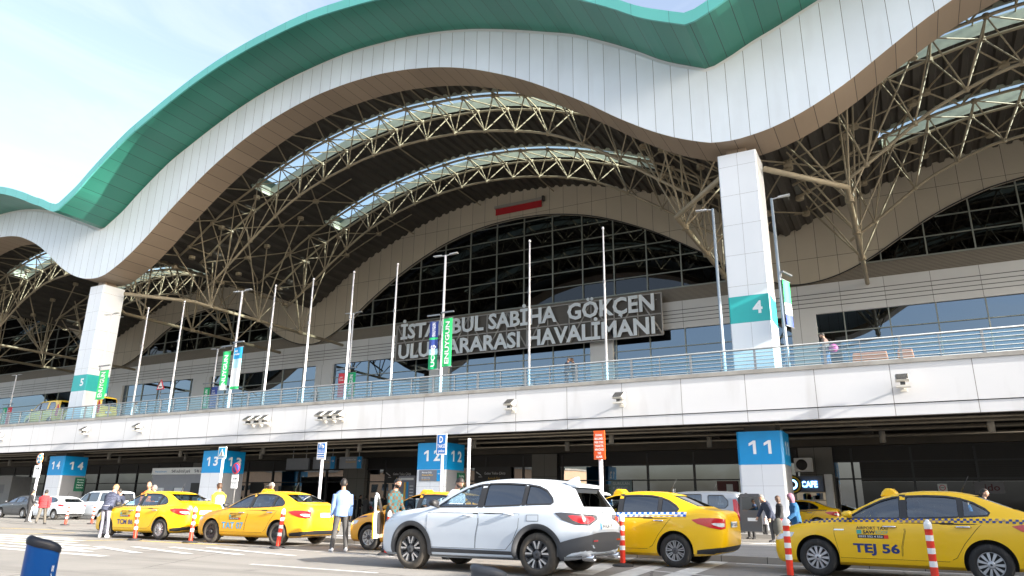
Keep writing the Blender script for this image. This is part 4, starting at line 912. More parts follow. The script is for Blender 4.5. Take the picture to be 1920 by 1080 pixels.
# ---------------------------------------------------------------- foreground bollards close to the camera
bb = mat('blue_bollard', (.0, .075, .30), .3, var=.05, coat=.3); navyc = mat('bollard_cap', (.012, .014, .022), .4, var=.08)
def oval_post(name, px0, px1, py, D, lab, h0, capm, bodym, txt=None):
    c = G((px0 + px1) / 2, 1500) ; d = ray((px0 + px1) / 2, py); d2 = Vector((d.x, d.y, 0)); t_ = D / d2.length
    base = Vector((d.x * t_, d.y * t_, 0)); top = CAM_H + d.z * t_
    w = (px1 - px0) / FPX * base.dot(fw) * base.dot(fw) / D
    t = thing(name, base, lab, 'bollard', rz=math.atan2(d.y, d.x) - math.pi / 2)
    def ring(z, s, tilt=0): return [(w / 2 * s * math.copysign(abs(math.cos(a)) ** .75, math.cos(a)), w * .28 * s * math.sin(a), z + tilt * math.cos(a)) for a in np.linspace(0, 2 * math.pi, 33)[:-1]]
    mb = MB(); A = [ring(0, 1), ring(top - .018, .98, -.012)]
    mb.add(A[0] + A[1], [(i, (i + 1) % 32, 32 + (i + 1) % 32, 32 + i) for i in range(32)], bodym, True); mb.build('body', t)
    mb = MB(); Rg = [ring(top - .022, 1.03, -.012), ring(top - .010, 1.05, -.012), ring(top - .005, .97, -.012), ring(top - .0, .8, -.011), ring(top - .006, .45, -.006)]
    vs = sum(Rg, []); mb.add(vs, [(j * 32 + i, j * 32 + (i + 1) % 32, (j + 1) * 32 + (i + 1) % 32, (j + 1) * 32 + i) for j in range(4) for i in range(32)] + [tuple(128 + i for i in range(32))], capm, True); mb.build('cap', t)
    return t, w, top
t, w, top = oval_post('blue_bollard', 50, 119, 1011, 2.3, 'glossy blue post with a black cap and white lettering at the bottom left', .8, navyc, bb)
mb = MB(); p, f = text_fit('holidays', -.215, -.0, -.05, .020, .0)
def wrap(a, z):
    x = w / 2 * .985 * math.copysign(abs(math.cos(a)) ** .75, math.cos(a)); return (x, w * .28 * .985 * math.sin(a) - .004, z)
# lettering runs up the right flank of the post
mb.add([wrap(-.72 - q[1] * 15, top + q[0] - .012) for q in p], f, wht); mb.build('lettering', t)
t, w, top = oval_post('grey_bollard', 882, 950, 1063, 2.6, 'dark grey post cap at the bottom centre in front of the SUV', .8, mat('grey_cap', (.06, .065, .075), .45, var=.1), mat('grey_cap', (.06, .065, .075)))

# ---------------------------------------------------------------- the far side of the road, behind the camera, and an added shade caster beside it
def block(name, x0, y0, x1, y1, h, wall, lab, fx=3.4, fz=3.1):
    t = thing(name, ((x0 + x1) / 2, (y0 + y1) / 2, 0), lab, 'building'); cx, cy = (x0 + x1) / 2, (y0 + y1) / 2
    mb = MB(); mb.box((x0 - cx, y0 - cy, 0), (x1 - cx, y1 - cy, h), wall); mb.build('wall', t)
    mb = MB(); mb.box((x0 - cx - .3, y0 - cy - .3, h), (x1 - cx + .3, y1 - cy + .3, h + .4), cap_m); mb.build('roof', t)
    mb = MB(); z = 1.2
    while z + 1.7 < h:
        for x in np.arange(x0 - cx + 1, x1 - cx - 2, fx): mb.box((x, y1 - cy, z), (x + 1.8, y1 - cy + .03, z + 1.6), band_glass)
        for y in np.arange(y0 - cy + 1, y1 - cy - 2, fx): mb.box((x0 - cx - .03, y, z), (x0 - cx, y + 1.8, z + 1.6), band_glass)
        z += fz
    mb.build('windows', t)
block('office_building', -160, -62, -64, -46, 9, mat('tan_render', (.5, .36, .25), .8, var=.08), 'tan office building across the road behind the viewer')
block('shade_block', 20, -40, 44, 21, 9.4, mat('shade_block_concrete', (.35, .34, .32), .8, var=.1), 'unseen concrete block added at the right to shade the road')  # added out of view so its shadow falls over the right-hand road
# ================================================================ vehicles
def lerp_tab(t):
    xs = [a for a, _ in t]; ys = [b for _, b in t]
    if xs[0] > xs[-1]: xs, ys = xs[::-1], ys[::-1]
    xs, ys = np.array(xs, float), np.array(ys, float); h = np.diff(xs); d = np.diff(ys) / h; mm = np.zeros(len(xs)); mm[0], mm[-1] = d[0], d[-1]
    for i in range(1, len(xs) - 1):
        if d[i - 1] * d[i] > 0:
            w1, w2 = 2 * h[i] + h[i - 1], h[i] + 2 * h[i - 1]; mm[i] = (w1 + w2) / (w1 / d[i - 1] + w2 / d[i])
    def f(x):
        x = min(max(x, xs[0]), xs[-1]); i = int(min(max(np.searchsorted(xs, x) - 1, 0), len(h) - 1)); t = (x - xs[i]) / h[i]
        return float((2 * t**3 - 3 * t**2 + 1) * ys[i] + (t**3 - 2 * t**2 + t) * h[i] * mm[i] + (-2 * t**3 + 3 * t**2) * ys[i + 1] + (t**3 - t**2) * h[i] * mm[i + 1])
    return f
def section(zb, zs, zt, wl, wr):
    """half outline from the floor centre line over the sill, flank and shoulder to the roof centre line"""
    H = max(zt - zs, .02); mid = zb + (zs - zb) * .55; pts = [(0, zb), (wl * .55, zb), (wl * .86, zb + .015), (wl * .955, zb + .07), (wl * .985, zb + .16), (wl * .995, mid - .08), (wl, mid), (wl * .998, mid + .12)]
    pts += [(wl * .992, zs - .12), (wl * .98, zs - .05), (wl * .955, zs - .005)]
    wb = max(wr + (wl * .93 - wr) * .96, wr)
    for s in (.04, .2, .4, .6, .76): pts.append((wb + (wr - wb) * min(1, s / .86) ** 1.15, zs + H * s))
    for a in (15, 35, 55, 72):
        ca, sa = math.cos(R(a)), math.sin(R(a)); c = min(.16, wr * .3); pts.append((wr - c * (1 - ca) * 1.0, zs + H * (.80 + .165 * sa)))
    pts += [(wr * .62, zs + H * .985), (wr * .3, zs + H * .997), (0, zt)]
    return pts
def loft(spec, xs, mt, shrink=None):
    F = {k: lerp_tab(v) for k, v in spec.items()}; rings = []
    for x in xs:
        a = [F[k](x) for k in ('zb', 'zs', 'zt', 'wl', 'wr')]
        if shrink: a = [a[1] - .34, a[1] - .02, a[2] - shrink, a[3] - .085, a[4] - shrink * 1.1]
        h = section(*a); rings.append([(x, y, z) for y, z in h] + [(x, -y, z) for y, z in h[-2:0:-1]])
    n = len(rings[0]); vs = [v for r in rings for v in r]; fs = []
    for i in range(len(rings) - 1):
        for k in range(n): fs.append((i * n + k, (i + 1) * n + k, (i + 1) * n + (k + 1) % n, i * n + (k + 1) % n))
    fs += [tuple(range(n)), tuple((len(rings) - 1) * n + k for k in range(n - 1, -1, -1))]
    mb = MB(); mb.add(vs, fs, mt, True); return mb
def boolean(o, cutters):
    for c in cutters:
        md = o.modifiers.new('b', 'BOOLEAN'); md.operation = 'DIFFERENCE'; md.solver = 'EXACT'; md.object = c; md.material_mode = 'TRANSFER'
    dg = bpy.context.evaluated_depsgraph_get(); me = bpy.data.meshes.new_from_object(o.evaluated_get(dg))
    o.modifiers.clear(); old = o.data; o.data = me; me.name = o.name; bpy.data.meshes.remove(old); me.set_sharp_from_angle(angle=R(32))
    for c in cutters:
        m_ = c.data; bpy.data.objects.remove(c); bpy.data.meshes.remove(m_)
def bvh_of(o):
    return BVHTree.FromPolygons([v.co.copy() for v in o.data.vertices], [tuple(p.vertices) for p in o.data.polygons])
def project(tree, pts3, d, off, step=.06, thick=0.0, mt=None, mb=None, faces=None):
    """lays a polygon (or given faces) onto a body by casting along d; real sheet `off` above the skin"""
    d = Vector(d).normalized(); e = Vector((0, 0, 1)); u = e.cross(d).normalized(); w = d.cross(u)
    bm = bmesh.new()
    vv = [bm.verts.new((Vector(p).dot(u), Vector(p).dot(w), 0)) for p in pts3]
    if faces is None:
        bm.faces.new(vv)
        lo = [min(v.co[i] for v in vv) for i in (0, 1)]; hi = [max(v.co[i] for v in vv) for i in (0, 1)]
        if step:
            for ax in (0, 1):
                c = lo[ax] + step
                while c < hi[ax] - 1e-3:
                    co = [0, 0, 0]; co[ax] = c; no = [0, 0, 0]; no[ax] = 1
                    bmesh.ops.bisect_plane(bm, geom=bm.verts[:] + bm.edges[:] + bm.faces[:], plane_co=co, plane_no=no); c += step
    else:
        for f in faces:
            try: bm.faces.new([vv[i] for i in f])
            except ValueError: pass
    bm.verts.ensure_lookup_table(); bm.verts.index_update(); out = []; last = None
    for v in bm.verts:
        o = u * v.co.x + w * v.co.y
        hit, nrm, _, _ = tree.ray_cast(o - d * 6, d)
        if hit is None: hit = o + d * (last if last is not None else 0)
        last = hit.dot(d); out.append(hit - d * off)
    fs = [tuple(v.index for v in f.verts) for f in bm.faces]; bm.free()
    mb = mb or MB(); mb.add(out, fs, mt, True)
    return mb
def mirror(p): return [(x, -y, z) for x, y, z in p]
def side(pts): return [(x, 0, z) for x, z in pts]
SD = (0, -1, 0)
paint = {}
def carpaint(n, c, metal=0.0): return mat('car_paint_' + n, c, .35, metal, .45, var=.025, scale=2.0)
yel = carpaint('taxi_yellow', (.84, .50, .0)); ora = carpaint('taxi_amber', (.80, .36, .008)); whp = carpaint('pearl_white', (.62, .67, .72)); gry = carpaint('graphite', (.10, .105, .115), .6); slv = carpaint('silver_grey', (.30, .32, .35), .6)
cglass = glass_mat('car_glass', (.34, .44, .50), .15, .02); dglass = glass_mat('tinted_car_glass', (.05, .065, .085), .16, .02)
cglassB = glass_mat('car_glass_clear', (.50, .64, .70), .14, .02)
plast = mat('black_plastic', (.025, .025, .027), .55, var=.1); plg = mat('grey_plastic', (.07, .072, .078), .6, var=.08); tyre_m = mat('tyre_rubber', (.022, .021, .02), .85, var=.2, scale=8, dirt=.35)
tyre_d = mat('dusty_tyre', (.06, .052, .043), .9, var=.25, scale=6, dirt=.5)
alloy = mat('alloy', (.55, .56, .58), .3, .7, var=.05); steelw = mat('steel_wheel_black', (.03, .03, .032), .5, .2); hub_s = mat('hubcap_silver', (.45, .46, .48), .35, .5, var=.05)
chrome = mat('chrome', (.7, .7, .72), .12, 1.0, var=0); cabin = mat('cabin_trim', (.03, .03, .032), .8, var=.2); seat_m = mat('car_seat', (.05, .05, .055), .85, var=.2)
red_l = mat('tail_lamp_red', (.5, .008, .012), .12, coat=1.0, var=.1, scale=30); clr_l = mat('lamp_clear', (.6, .62, .64), .1, coat=1.0, var=.2, scale=25); dark_l = mat('lamp_smoked', (.05, .045, .05), .1, coat=1.0, var=.2)
plate_w = mat('plate_white', (.78, .78, .76), .4, var=.02); gapm = mat('panel_gap', (.008, .008, .008), .8, var=0)

def wheel(parent, x, y, r, w, kind):
    s = 1 if y > 0 else -1
    mb = MB(); rr = r * (.62 if kind != 'suv' else .655); tm = tyre_d if kind in ('steel', 'suv') else tyre_m
    mb.lathe([(rr, w * .5), (r * .80, w * .53), (r * .95, w * .46), (r, w * .30), (r, -w * .30), (r * .95, -w * .46), (r * .8, -w * .53), (rr, -w * .5), (rr * .98, 0), (rr, w * .5)], tm, 36, 'Y', closed=False)
    wo = mb.build('wheel', parent, (x, y, r))
    f = s * w * .44; mb = MB(); mb.lathe([(rr, f), (rr * .955, f + s * .012), (rr * .93, f - s * .03), (rr * .9, -s * w * .2)], {'suv': plg, 'steel': steelw}.get(kind, hub_s if kind == 'hub' else alloy), 36, 'Y', closed=False)
    back = plast; mb.lathe([(0, f - s * .06), (rr * .92, f - s * .06)], back, 30, 'Y', closed=False)
    def spoke(a, w0, w1, r0, r1, z0, z1, mt, skew=0.0):
        ca, sa = math.cos(a), math.sin(a); q = []
        for rad, wd, zz, sk in ((r0, w0, z0, 0), (r1, w1, z1, skew)):
            for sgn in (-1, 1):
                lx, ly = rad, sgn * wd + sk; q.append((lx * ca - ly * sa, f + s * zz, lx * sa + ly * ca))
        b = [(p[0], p[1] - s * .04, p[2]) for p in q]
        mb.add(q + b, [(0, 1, 3, 2), (0, 2, 6, 4), (1, 5, 7, 3), (2, 3, 7, 6)], mt)
    N = dict(suv=5, hub=11, steel=12, multi=18, alloy=10)[kind]
    for i in range(N):
        a = 2 * math.pi * i / N + .3
        if kind == 'suv':
            for sg in (-1, 1):
                spoke(a + sg * .05, .012, .012, rr * .2, rr * .55, .002, .010, plg, sg * .012); spoke(a + sg * .14, .013, .017, rr * .42, rr * .95, .010, .014, alloy, sg * .022); spoke(a + sg * .44, .006, .008, rr * .45, rr * .94, .0, .004, plg)
        elif kind == 'multi':
            spoke(a + (.05 if i % 2 else -.05), .0065, .0095, rr * .25, rr * .95, .0, .012, alloy)
        elif kind == 'hub': spoke(a, .013, .024, rr * .3, rr * .93, .012, .006, hub_s)
        elif kind == 'steel': spoke(a, .03, .036, rr * .4, rr * .9, -.02, -.005, steelw)
        else: spoke(a, .022, .026, rr * .2, rr * .95, .0, .01, alloy)
    hb = {'suv': plg, 'steel': steelw, 'hub': hub_s, 'multi': plg, 'alloy': alloy}[kind]
    mb.lathe([(rr * .3, f - s * .05), (rr * .3, f + s * .012), (rr * .2, f + s * .02), (0, f + s * .02)], hb, 20, 'Y', closed=False)
    mb.lathe([(rr * .09, f + s * .021), (0, f + s * .024)], plast, 12, 'Y', closed=False)
    mb.build('rim', wo)

SPEC = {}
SPEC['sedan'] = dict(L=(2.22, -2.31), ax=1.318, r=.318, tw=.205, track=.765, ws=(.98, .30), rw=(-1.20, -1.86),
    s=dict(zt=[(2.22, .60), (2.19, .68), (2.1, .755), (1.9, .835), (1.6, .905), (1.25, .955), (1.0, .99), (.9, 1.03), (.5, 1.24), (.2, 1.375), (-.1, 1.445), (-.5, 1.482), (-.85, 1.475), (-1.15, 1.43), (-1.45, 1.325), (-1.75, 1.195), (-1.93, 1.125), (-2.1, 1.105), (-2.22, 1.09), (-2.275, 1.05), (-2.31, .93)],
           zs=[(2.22, .53), (2.15, .64), (1.95, .75), (1.5, .85), (1.0, .925), (.5, .945), (-.5, .975), (-1.4, 1.01), (-1.9, 1.03), (-2.15, 1.03), (-2.27, .96), (-2.31, .80)],
           zb=[(2.22, .40), (2.18, .25), (2.0, .19), (1.3, .19), (-1.3, .19), (-1.9, .23), (-2.2, .29), (-2.31, .42)],
           wl=[(2.22, .52), (2.18, .64), (2.08, .75), (1.9, .825), (1.6, .868), (1.2, .885), (0, .893), (-1.2, .89), (-1.7, .868), (-2.0, .82), (-2.17, .755), (-2.26, .68), (-2.31, .58)],
           wr=[(2.22, .40), (1.9, .62), (1.0, .73), (.8, .71), (.3, .635), (-.3, .60), (-1.0, .59), (-1.5, .61), (-1.85, .68), (-2.1, .70), (-2.31, .5)]))
SPEC['suv'] = dict(L=(2.26, -2.32), ax=1.328, r=.352, tw=.225, track=.79, ws=(1.05, .30), rw=(-1.80, -2.3),
    s=dict(zt=[(2.26, .78), (2.23, .88), (2.12, .965), (1.8, 1.025), (1.4, 1.07), (1.08, 1.105), (.95, 1.16), (.55, 1.385), (.25, 1.515), (-.1, 1.59), (-.6, 1.62), (-1.1, 1.61), (-1.6, 1.555), (-1.82, 1.515), (-1.90, 1.47), (-2.02, 1.32), (-2.13, 1.17), (-2.2, 1.08), (-2.26, 1.02), (-2.30, .93), (-2.32, .82)],
           zs=[(2.26, .66), (2.18, .78), (1.9, .89), (1.4, .97), (1.0, 1.015), (.4, 1.035), (-.6, 1.06), (-1.5, 1.09), (-1.95, 1.09), (-2.15, 1.04), (-2.27, .92), (-2.32, .70)],
           zb=[(2.26, .42), (2.2, .27), (2.0, .21), (1.3, .21), (-1.3, .23), (-1.9, .27), (-2.2, .34), (-2.32, .46)],
           wl=[(2.26, .58), (2.22, .69), (2.12, .79), (1.9, .86), (1.5, .905), (1.1, .918), (0, .918), (-1.2, .92), (-1.7, .905), (-2.0, .865), (-2.18, .80), (-2.28, .71), (-2.32, .62)],
           wr=[(2.26, .45), (1.9, .68), (1.05, .78), (.8, .745), (.3, .67), (-.3, .635), (-1.1, .62), (-1.7, .60), (-1.95, .61), (-2.15, .66), (-2.32, .5)]))
SPEC['van'] = dict(L=(2.2, -2.2), ax=1.38, r=.325, tw=.205, track=.77, ws=(1.25, .62), rw=(-2.05, -2.3),
    s=dict(zt=[(2.2, .74), (2.17, .84), (2.05, .93), (1.75, 1.02), (1.4, 1.10), (1.28, 1.16), (.95, 1.44), (.65, 1.66), (.35, 1.78), (0, 1.82), (-1, 1.84), (-1.8, 1.82), (-2.05, 1.78), (-2.12, 1.70), (-2.17, 1.3), (-2.2, .9)],
           zs=[(2.2, .62), (2.1, .76), (1.8, .9), (1.3, 1.02), (.6, 1.06), (-1, 1.07), (-2.0, 1.07), (-2.15, 1.0), (-2.2, .75)],
           zb=[(2.2, .40), (2.15, .26), (1.9, .2), (-1.5, .22), (-2.0, .27), (-2.2, .38)],
           wl=[(2.2, .55), (2.15, .70), (2.0, .80), (1.7, .87), (1.2, .90), (0, .905), (-1.6, .905), (-1.95, .89), (-2.12, .85), (-2.2, .78)],
           wr=[(2.2, .42), (1.8, .66), (1.3, .78), (.9, .755), (.3, .72), (-1, .715), (-2.0, .71), (-2.2, .68)]))
SPEC['hatch'] = dict(L=(2.02, -2.02), ax=1.29, r=.31, tw=.195, track=.745, ws=(.95, .25), rw=(-1.5, -1.95),
    s=dict(zt=[(2.02, .60), (1.99, .69), (1.88, .78), (1.6, .88), (1.2, .955), (.98, 1.0), (.85, 1.06), (.4, 1.30), (.1, 1.40), (-.3, 1.45), (-.8, 1.445), (-1.25, 1.39), (-1.5, 1.33), (-1.7, 1.20), (-1.86, 1.08), (-1.94, 1.0), (-1.99, .92), (-2.02, .8)],
           zs=[(2.02, .53), (1.94, .65), (1.7, .78), (1.2, .88), (.8, .92), (-.5, .96), (-1.3, 1.0), (-1.75, 1.0), (-1.95, .9), (-2.02, .7)],
           zb=[(2.02, .38), (1.97, .25), (1.8, .19), (-1.4, .19), (-1.8, .24), (-2.02, .38)],
           wl=[(2.02, .5), (1.97, .64), (1.85, .75), (1.6, .83), (1.2, .865), (0, .87), (-1.2, .87), (-1.6, .85), (-1.85, .79), (-1.97, .70), (-2.02, .6)],
           wr=[(2.02, .38), (1.6, .62), (.9, .71), (.4, .63), (-.3, .585), (-1.2, .565), (-1.6, .58), (-1.85, .64), (-2.02, .5)]))
WIN = dict(   # side glass outlines (x, z): front door pane, rear door pane, fixed quarter pane
    sedan=[[(.80, .985), (.52, 1.175), (.20, 1.325), (.02, 1.375), (-.10, 1.388), (-.10, .995)], [(-.18, .997), (-.18, 1.395), (-.50, 1.405), (-.80, 1.395), (-.98, 1.365), (-.98, 1.03)], [(-1.02, 1.035), (-1.02, 1.355), (-1.2, 1.29), (-1.36, 1.19), (-1.42, 1.12), (-1.38, 1.06)]],
    suv=[[(.86, 1.085), (.55, 1.28), (.25, 1.435), (.0, 1.505), (-.10, 1.52), (-.10, 1.10)], [(-.19, 1.10), (-.19, 1.53), (-.6, 1.535), (-1.0, 1.515), (-1.0, 1.135)], [(-1.04, 1.14), (-1.04, 1.51), (-1.25, 1.48), (-1.42, 1.41), (-1.56, 1.28), (-1.60, 1.20), (-1.55, 1.155)]],
    van=[[(1.08, 1.12), (.85, 1.36), (.62, 1.56), (.40, 1.68), (.30, 1.70), (.30, 1.12)], [(.18, 1.14), (.18, 1.70), (-.72, 1.72), (-.72, 1.14)], [(-.95, 1.16), (-.95, 1.68), (-1.55, 1.68), (-1.75, 1.45), (-1.75, 1.28), (-1.62, 1.16)]],
    hatch=[[(.72, .98), (.42, 1.18), (.12, 1.32), (-.08, 1.35), (-.08, 1.0)], [(-.15, 1.0), (-.15, 1.365), (-.5, 1.37), (-.8, 1.35), (-1.05, 1.28), (-1.05, 1.04)], [(-1.09, 1.05), (-1.09, 1.26), (-1.25, 1.2), (-1.32, 1.1)]])
DOORS = dict(
    sedan=[[(.93, .33), (1.0, .72), (.99, .93), (-.125, .965), (-.14, .8), (-.07, .55), (-.05, .335)], [(-.135, .966), (-.15, .8), (-.08, .55), (-.06, .335), (-.74, .335), (-.86, .40), (-1.0, .62), (-1.2, .86), (-1.33, .995)]],
    suv=[[(.94, .40), (.98, .75), (.97, 1.02), (-.135, 1.06), (-.15, .85), (-.10, .6), (-.09, .405)], [(-.145, 1.06), (-.16, .85), (-.11, .6), (-.10, .405), (-.72, .405), (-.86, .55), (-.97, .78), (-.99, 1.09)]],
    van=[[(1.1, .36), (1.12, 1.03), (.26, 1.065), (.26, .36)], [(.24, .36), (.24, 1.065), (-.80, 1.075), (-.80, .75), (-.74, .36)]],
    hatch=[[(.9, .33), (.95, .75), (.93, .92), (-.11, .965), (-.12, .8), (-.06, .335)], [(-.12, .965), (-.13, .8), (-.07, .335), (-.7, .335), (-.85, .5), (-1.0, .75), (-1.08, .985)]])
for _k in ('zt', 'zs', 'zb', 'wl', 'wr'): SPEC['sedan']['s'][_k] = [((x if x < 1.5 else 1.5 + (x - 1.5) * .88), v) for x, v in SPEC['sedan']['s'][_k]]
for _k in ('zt', 'zs', 'zb', 'wl', 'wr'): SPEC['suv']['s'][_k] = [((1.33 + (x - 1.33) * .93) if x > 1.33 else (-1.5 + (x + 1.5) * .88 if x < -1.5 else x), v) for x, v in SPEC['suv']['s'][_k]]
SPEC['suv']['L'] = (1.33 + .93 * .93, -1.5 - .82 * .88); SPEC['suv']['rw'] = (-1.74, -2.2)
SPEC['sedan']['L'] = (1.5 + .72 * .88, -2.31)
PROTO = {}
def shrink_poly(p, d):
    q = offs([(a, b) for a, b in p], d); A = lambda t: sum(t[i][0] * t[(i + 1) % len(t)][1] - t[(i + 1) % len(t)][0] * t[i][1] for i in range(len(t)))
    return q if abs(A(q)) < abs(A(p)) else offs([(a, b) for a, b in p], -d)
def smooth_poly(p, it=2):
    for _ in range(it):
        q = []
        for i in range(len(p)):
            a, b = np.array(p[i], float), np.array(p[(i + 1) % len(p)], float); q += [tuple(a * .93 + b * .07), tuple(a * .07 + b * .93)]
        p = q
    return p
def make_car(kind, paintm, glassm, wheels, label, cat, name, group=None, two_tone=None, doors=True, open_front=False, lites=True, front_glass=None):
    sp = SPEC[kind]; xa, xb = sp['L']; ax = sp['ax']
    key = kind; root = thing(name, (0, 0, 0), label, cat, group)
    xs = sorted(set(list(np.linspace(xb, xa, 64)) + [xa - .02, xa - .05, xa - .1, xb + .015, xb + .035, xb + .07, xb + .11]))
    if key not in PROTO:
        raw = loft(sp['s'], xs, paintm).build('tmp'); tree = bvh_of(raw)
        body = loft(sp['s'], xs, paintm).build('body'); cut = []
        for sx in (1, -1):
            for sy in (1, -1):
                mb = MB(); mb.lathe([(0.0, .52 * sy), (sp['r'] + .055, .52 * sy), (sp['r'] + .055, 1.2 * sy), (0, 1.2 * sy)], plast, 40, 'Y', (sx * ax, 0, sp['r'] + .012), smooth=False); cut.append(mb.build('c'))
        x0, x1 = sp['rw'][0] - .25 * (kind == 'sedan'), sp['ws'][0] - .1
        x0 = max(x0, xb + .12); cut.append(loft(sp['s'], list(np.linspace(x0, x1, 30)), cabin, .05).build('c'))
        mb = MB()
        F = {k: lerp_tab(v) for k, v in sp['s'].items()}
        for w in WIN[kind]: mb.prism(smooth_poly(w, 1), -1.5, 1.5, cabin); cut.append(mb.build('c')); mb = MB()
        zc = F['zt'](sp['ws'][0]) + .045; zr = F['zt'](sp['ws'][1]) - .035; w0, w1 = F['wr'](sp['ws'][0]) - .03, F['wr'](sp['ws'][1]) - .07
        WS = [(-w0, zc), (w0, zc), (w1, zr), (-w1, zr)]
        mb.prism(WS, .1, sp['ws'][0] + .35, cabin, 'YZ'); cut.append(mb.build('c')); mb = MB()
        zt0 = F['zt'](sp['rw'][0]) - .03; zb0 = F['zt'](sp['rw'][1]) + .03; w0, w1 = F['wr'](sp['rw'][1]) - .06, F['wr'](sp['rw'][0]) - .07
        if kind == 'suv': zt0, zb0, w0, w1 = 1.455, 1.13, .62, .50
        if kind == 'van': zt0, zb0, w0, w1 = 1.68, 1.2, .66, .60
        if kind == 'hatch': zt0, zb0, w0, w1 = 1.28, 1.06, .58, .48
        RW = [(-w0, zb0), (w0, zb0), (w1, zt0), (-w1, zt0)]
        mb.prism(RW, sp['rw'][0] + .35, sp['rw'][1] - .5 if kind != 'sedan' else sp['rw'][1] - .02, cabin, 'YZ'); cut.append(mb.build('c'))
        boolean(body, cut)
        PROTO[key] = (body.data.copy(), tree, WS, RW, F); bpy.data.objects.remove(raw); bpy.data.objects.remove(body)
    me, tree, WS, RW, F = PROTO[key]
    me = me.copy(); b = bpy.data.objects.new('body', me); COL.objects.link(b); b.parent = root
    for i, m_ in enumerate(me.materials):
        if m_ and m_.name.startswith('car_paint'): me.materials[i] = paintm
    # panes
    fg = front_glass or glassm
    for s_ in (1, -1):
        for i, w in enumerate(WIN[kind]):
            if open_front and i == 0 and s_ > 0: continue
            g_ = project(tree, side(shrink_poly(smooth_poly(w, 1), -.006)), (0, -s_, 0), -.012, .12, mt=(fg if i == 0 else glassm)); g_.build('side_window', root)
            if True:   # dark frame round the pane
                fr = MB(); p = smooth_poly(w, 1); q = shrink_poly(p, -.028); k = len(p)
                ring = [(a, 0, c) for a, c in p] + [(a, 0, c) for a, c in q]
                project(tree, ring, (0, -s_, 0), .003, mt=plast, mb=fr, faces=[(j, (j + 1) % k, k + (j + 1) % k, k + j) for j in range(k)]); fr.build('window_frame', root)
        ws_ = WIN[kind]
        bp_ = [(ws_[0][-1][0] + .012, ws_[0][-1][1]), (ws_[0][-2][0] + .012, ws_[0][-2][1] + .02), (ws_[1][1][0] - .012, ws_[1][1][1] + .02), (ws_[1][0][0] - .012, ws_[1][0][1])]
        project(tree, side(bp_), (0, -s_, 0), .004, .1, mt=plast).build('door_pillar', root)
        if kind != 'van':
            a_, b_ = ws_[1], ws_[2]; bp_ = [(a_[-1][0] + .012, a_[-1][1]), (a_[-2][0] + .012, a_[-2][1]), (b_[1][0] - .012, b_[1][1]), (b_[0][0] - .012, b_[0][1])]
            project(tree, side(bp_), (0, -s_, 0), .004, .1, mt=plast).build('door_pillar', root)
    project(tree, [(0, y, z) for y, z in shrink_poly(WS, -.02)], (-1, 0, 0), -.008, .1, mt=cglass).build('windscreen', root)
    project(tree, [(0, y, z) for y, z in shrink_poly(RW, -.02)], (1, 0, 0), -.008, .1, mt=glassm).build('rear_window', root)
    # doors with dark shut lines, handles
    hx = dict(sedan=((-.02, .865, .22), (-1.12, .885, .22)), suv=((-.02, .955, .2), (-.86, .99, .19)), van=((.33, .93, .18), (-.65, .93, .18)), hatch=((-.0, .86, .18), (-.95, .9, .16)))[kind]
    for s_ in (1, -1):
        for i, dpl in enumerate(DOORS[kind]):
            if open_front and i == 0 and s_ > 0: continue
            project(tree, side(dpl), (0, -s_, 0), .0015, .1, mt=gapm).build('door_gap', root)
            dr = project(tree, side(shrink_poly(dpl, .007)), (0, -s_, 0), .004, .07, mt=paintm).build('door', root)
            x, z, l = hx[i]; p = project(tree, [(x + .0, 0, z)], (0, -s_, 0), 0, faces=[], mt=plast).v[0]
            mb = MB(); y = p[1]; mb.tube([(x, y, z), (x + .02, y + s_ * .03, z + .004), (x + l - .02, y + s_ * .032, z + .004), (x + l, y, z)], [.012, .016, .016, .012], chrome if kind != 'suv' else paintm, 8); mb.build('handle', dr)
        # mirror
        mx = WIN[kind][0][0][0] - .08; mz = WIN[kind][0][0][1] + .02; my = F['wl'](mx) * .93
        mb = MB(); mb.tube([(mx, s_ * my * .95, mz - .01), (mx + .02, s_ * (my + .06), mz + .02)], .025, plast, 6)
        vs = []; 
        for xx, sc in ((mx - .06, .9), (mx - .02, 1), (mx + .06, .8), (mx + .10, .35)):
            for a in np.linspace(0, 2 * math.pi, 13)[:-1]: vs.append((xx, s_ * (my + .12 + .095 * sc * math.cos(a)), mz + .06 + .065 * sc * math.sin(a)))
        mb.add(vs, [(j * 12 + k, j * 12 + (k + 1) % 12, (j + 1) * 12 + (k + 1) % 12, (j + 1) * 12 + k) for j in range(3) for k in range(12)] + [tuple(range(12)), tuple(36 + k for k in range(12))], plast if two_tone == 'blackmirror' else paintm, True); mb.build('mirror', root)
    for sx in (1, -1):
        for sy in (1, -1): wheel(root, sx * ax, sy * sp['track'], sp['r'], sp['tw'], wheels)
    # seats, wheel and dashboard inside the cabin
    mb = MB(); zf = F['zs'](0) - .34
    for xx in (.05, -.95):
        for yy in ((.36, -.36) if xx > 0 else (.36, 0, -.36)):
            mb.box((xx - .33, yy - .24, zf + .05), (xx - .12, yy + .24, zf + .52), seat_m); mb.box((xx - .34, yy - .12, zf + .54), (xx - .22, yy + .12, zf + .70), seat_m)
    mb.box((.62, -.66, zf), (.85, .66, zf + .30), cabin); mb.build('seats', root, bevel=.03)
    mb = MB(); mb.lathe([(.17, -.015), (.19, 0), (.17, .015), (.155, 0), (.17, -.015)], plast, 20, 'X', closed=False); o = mb.build('steering_wheel', root, (.48, .36, zf + .36)); o.rotation_euler = (0, R(-25), 0)
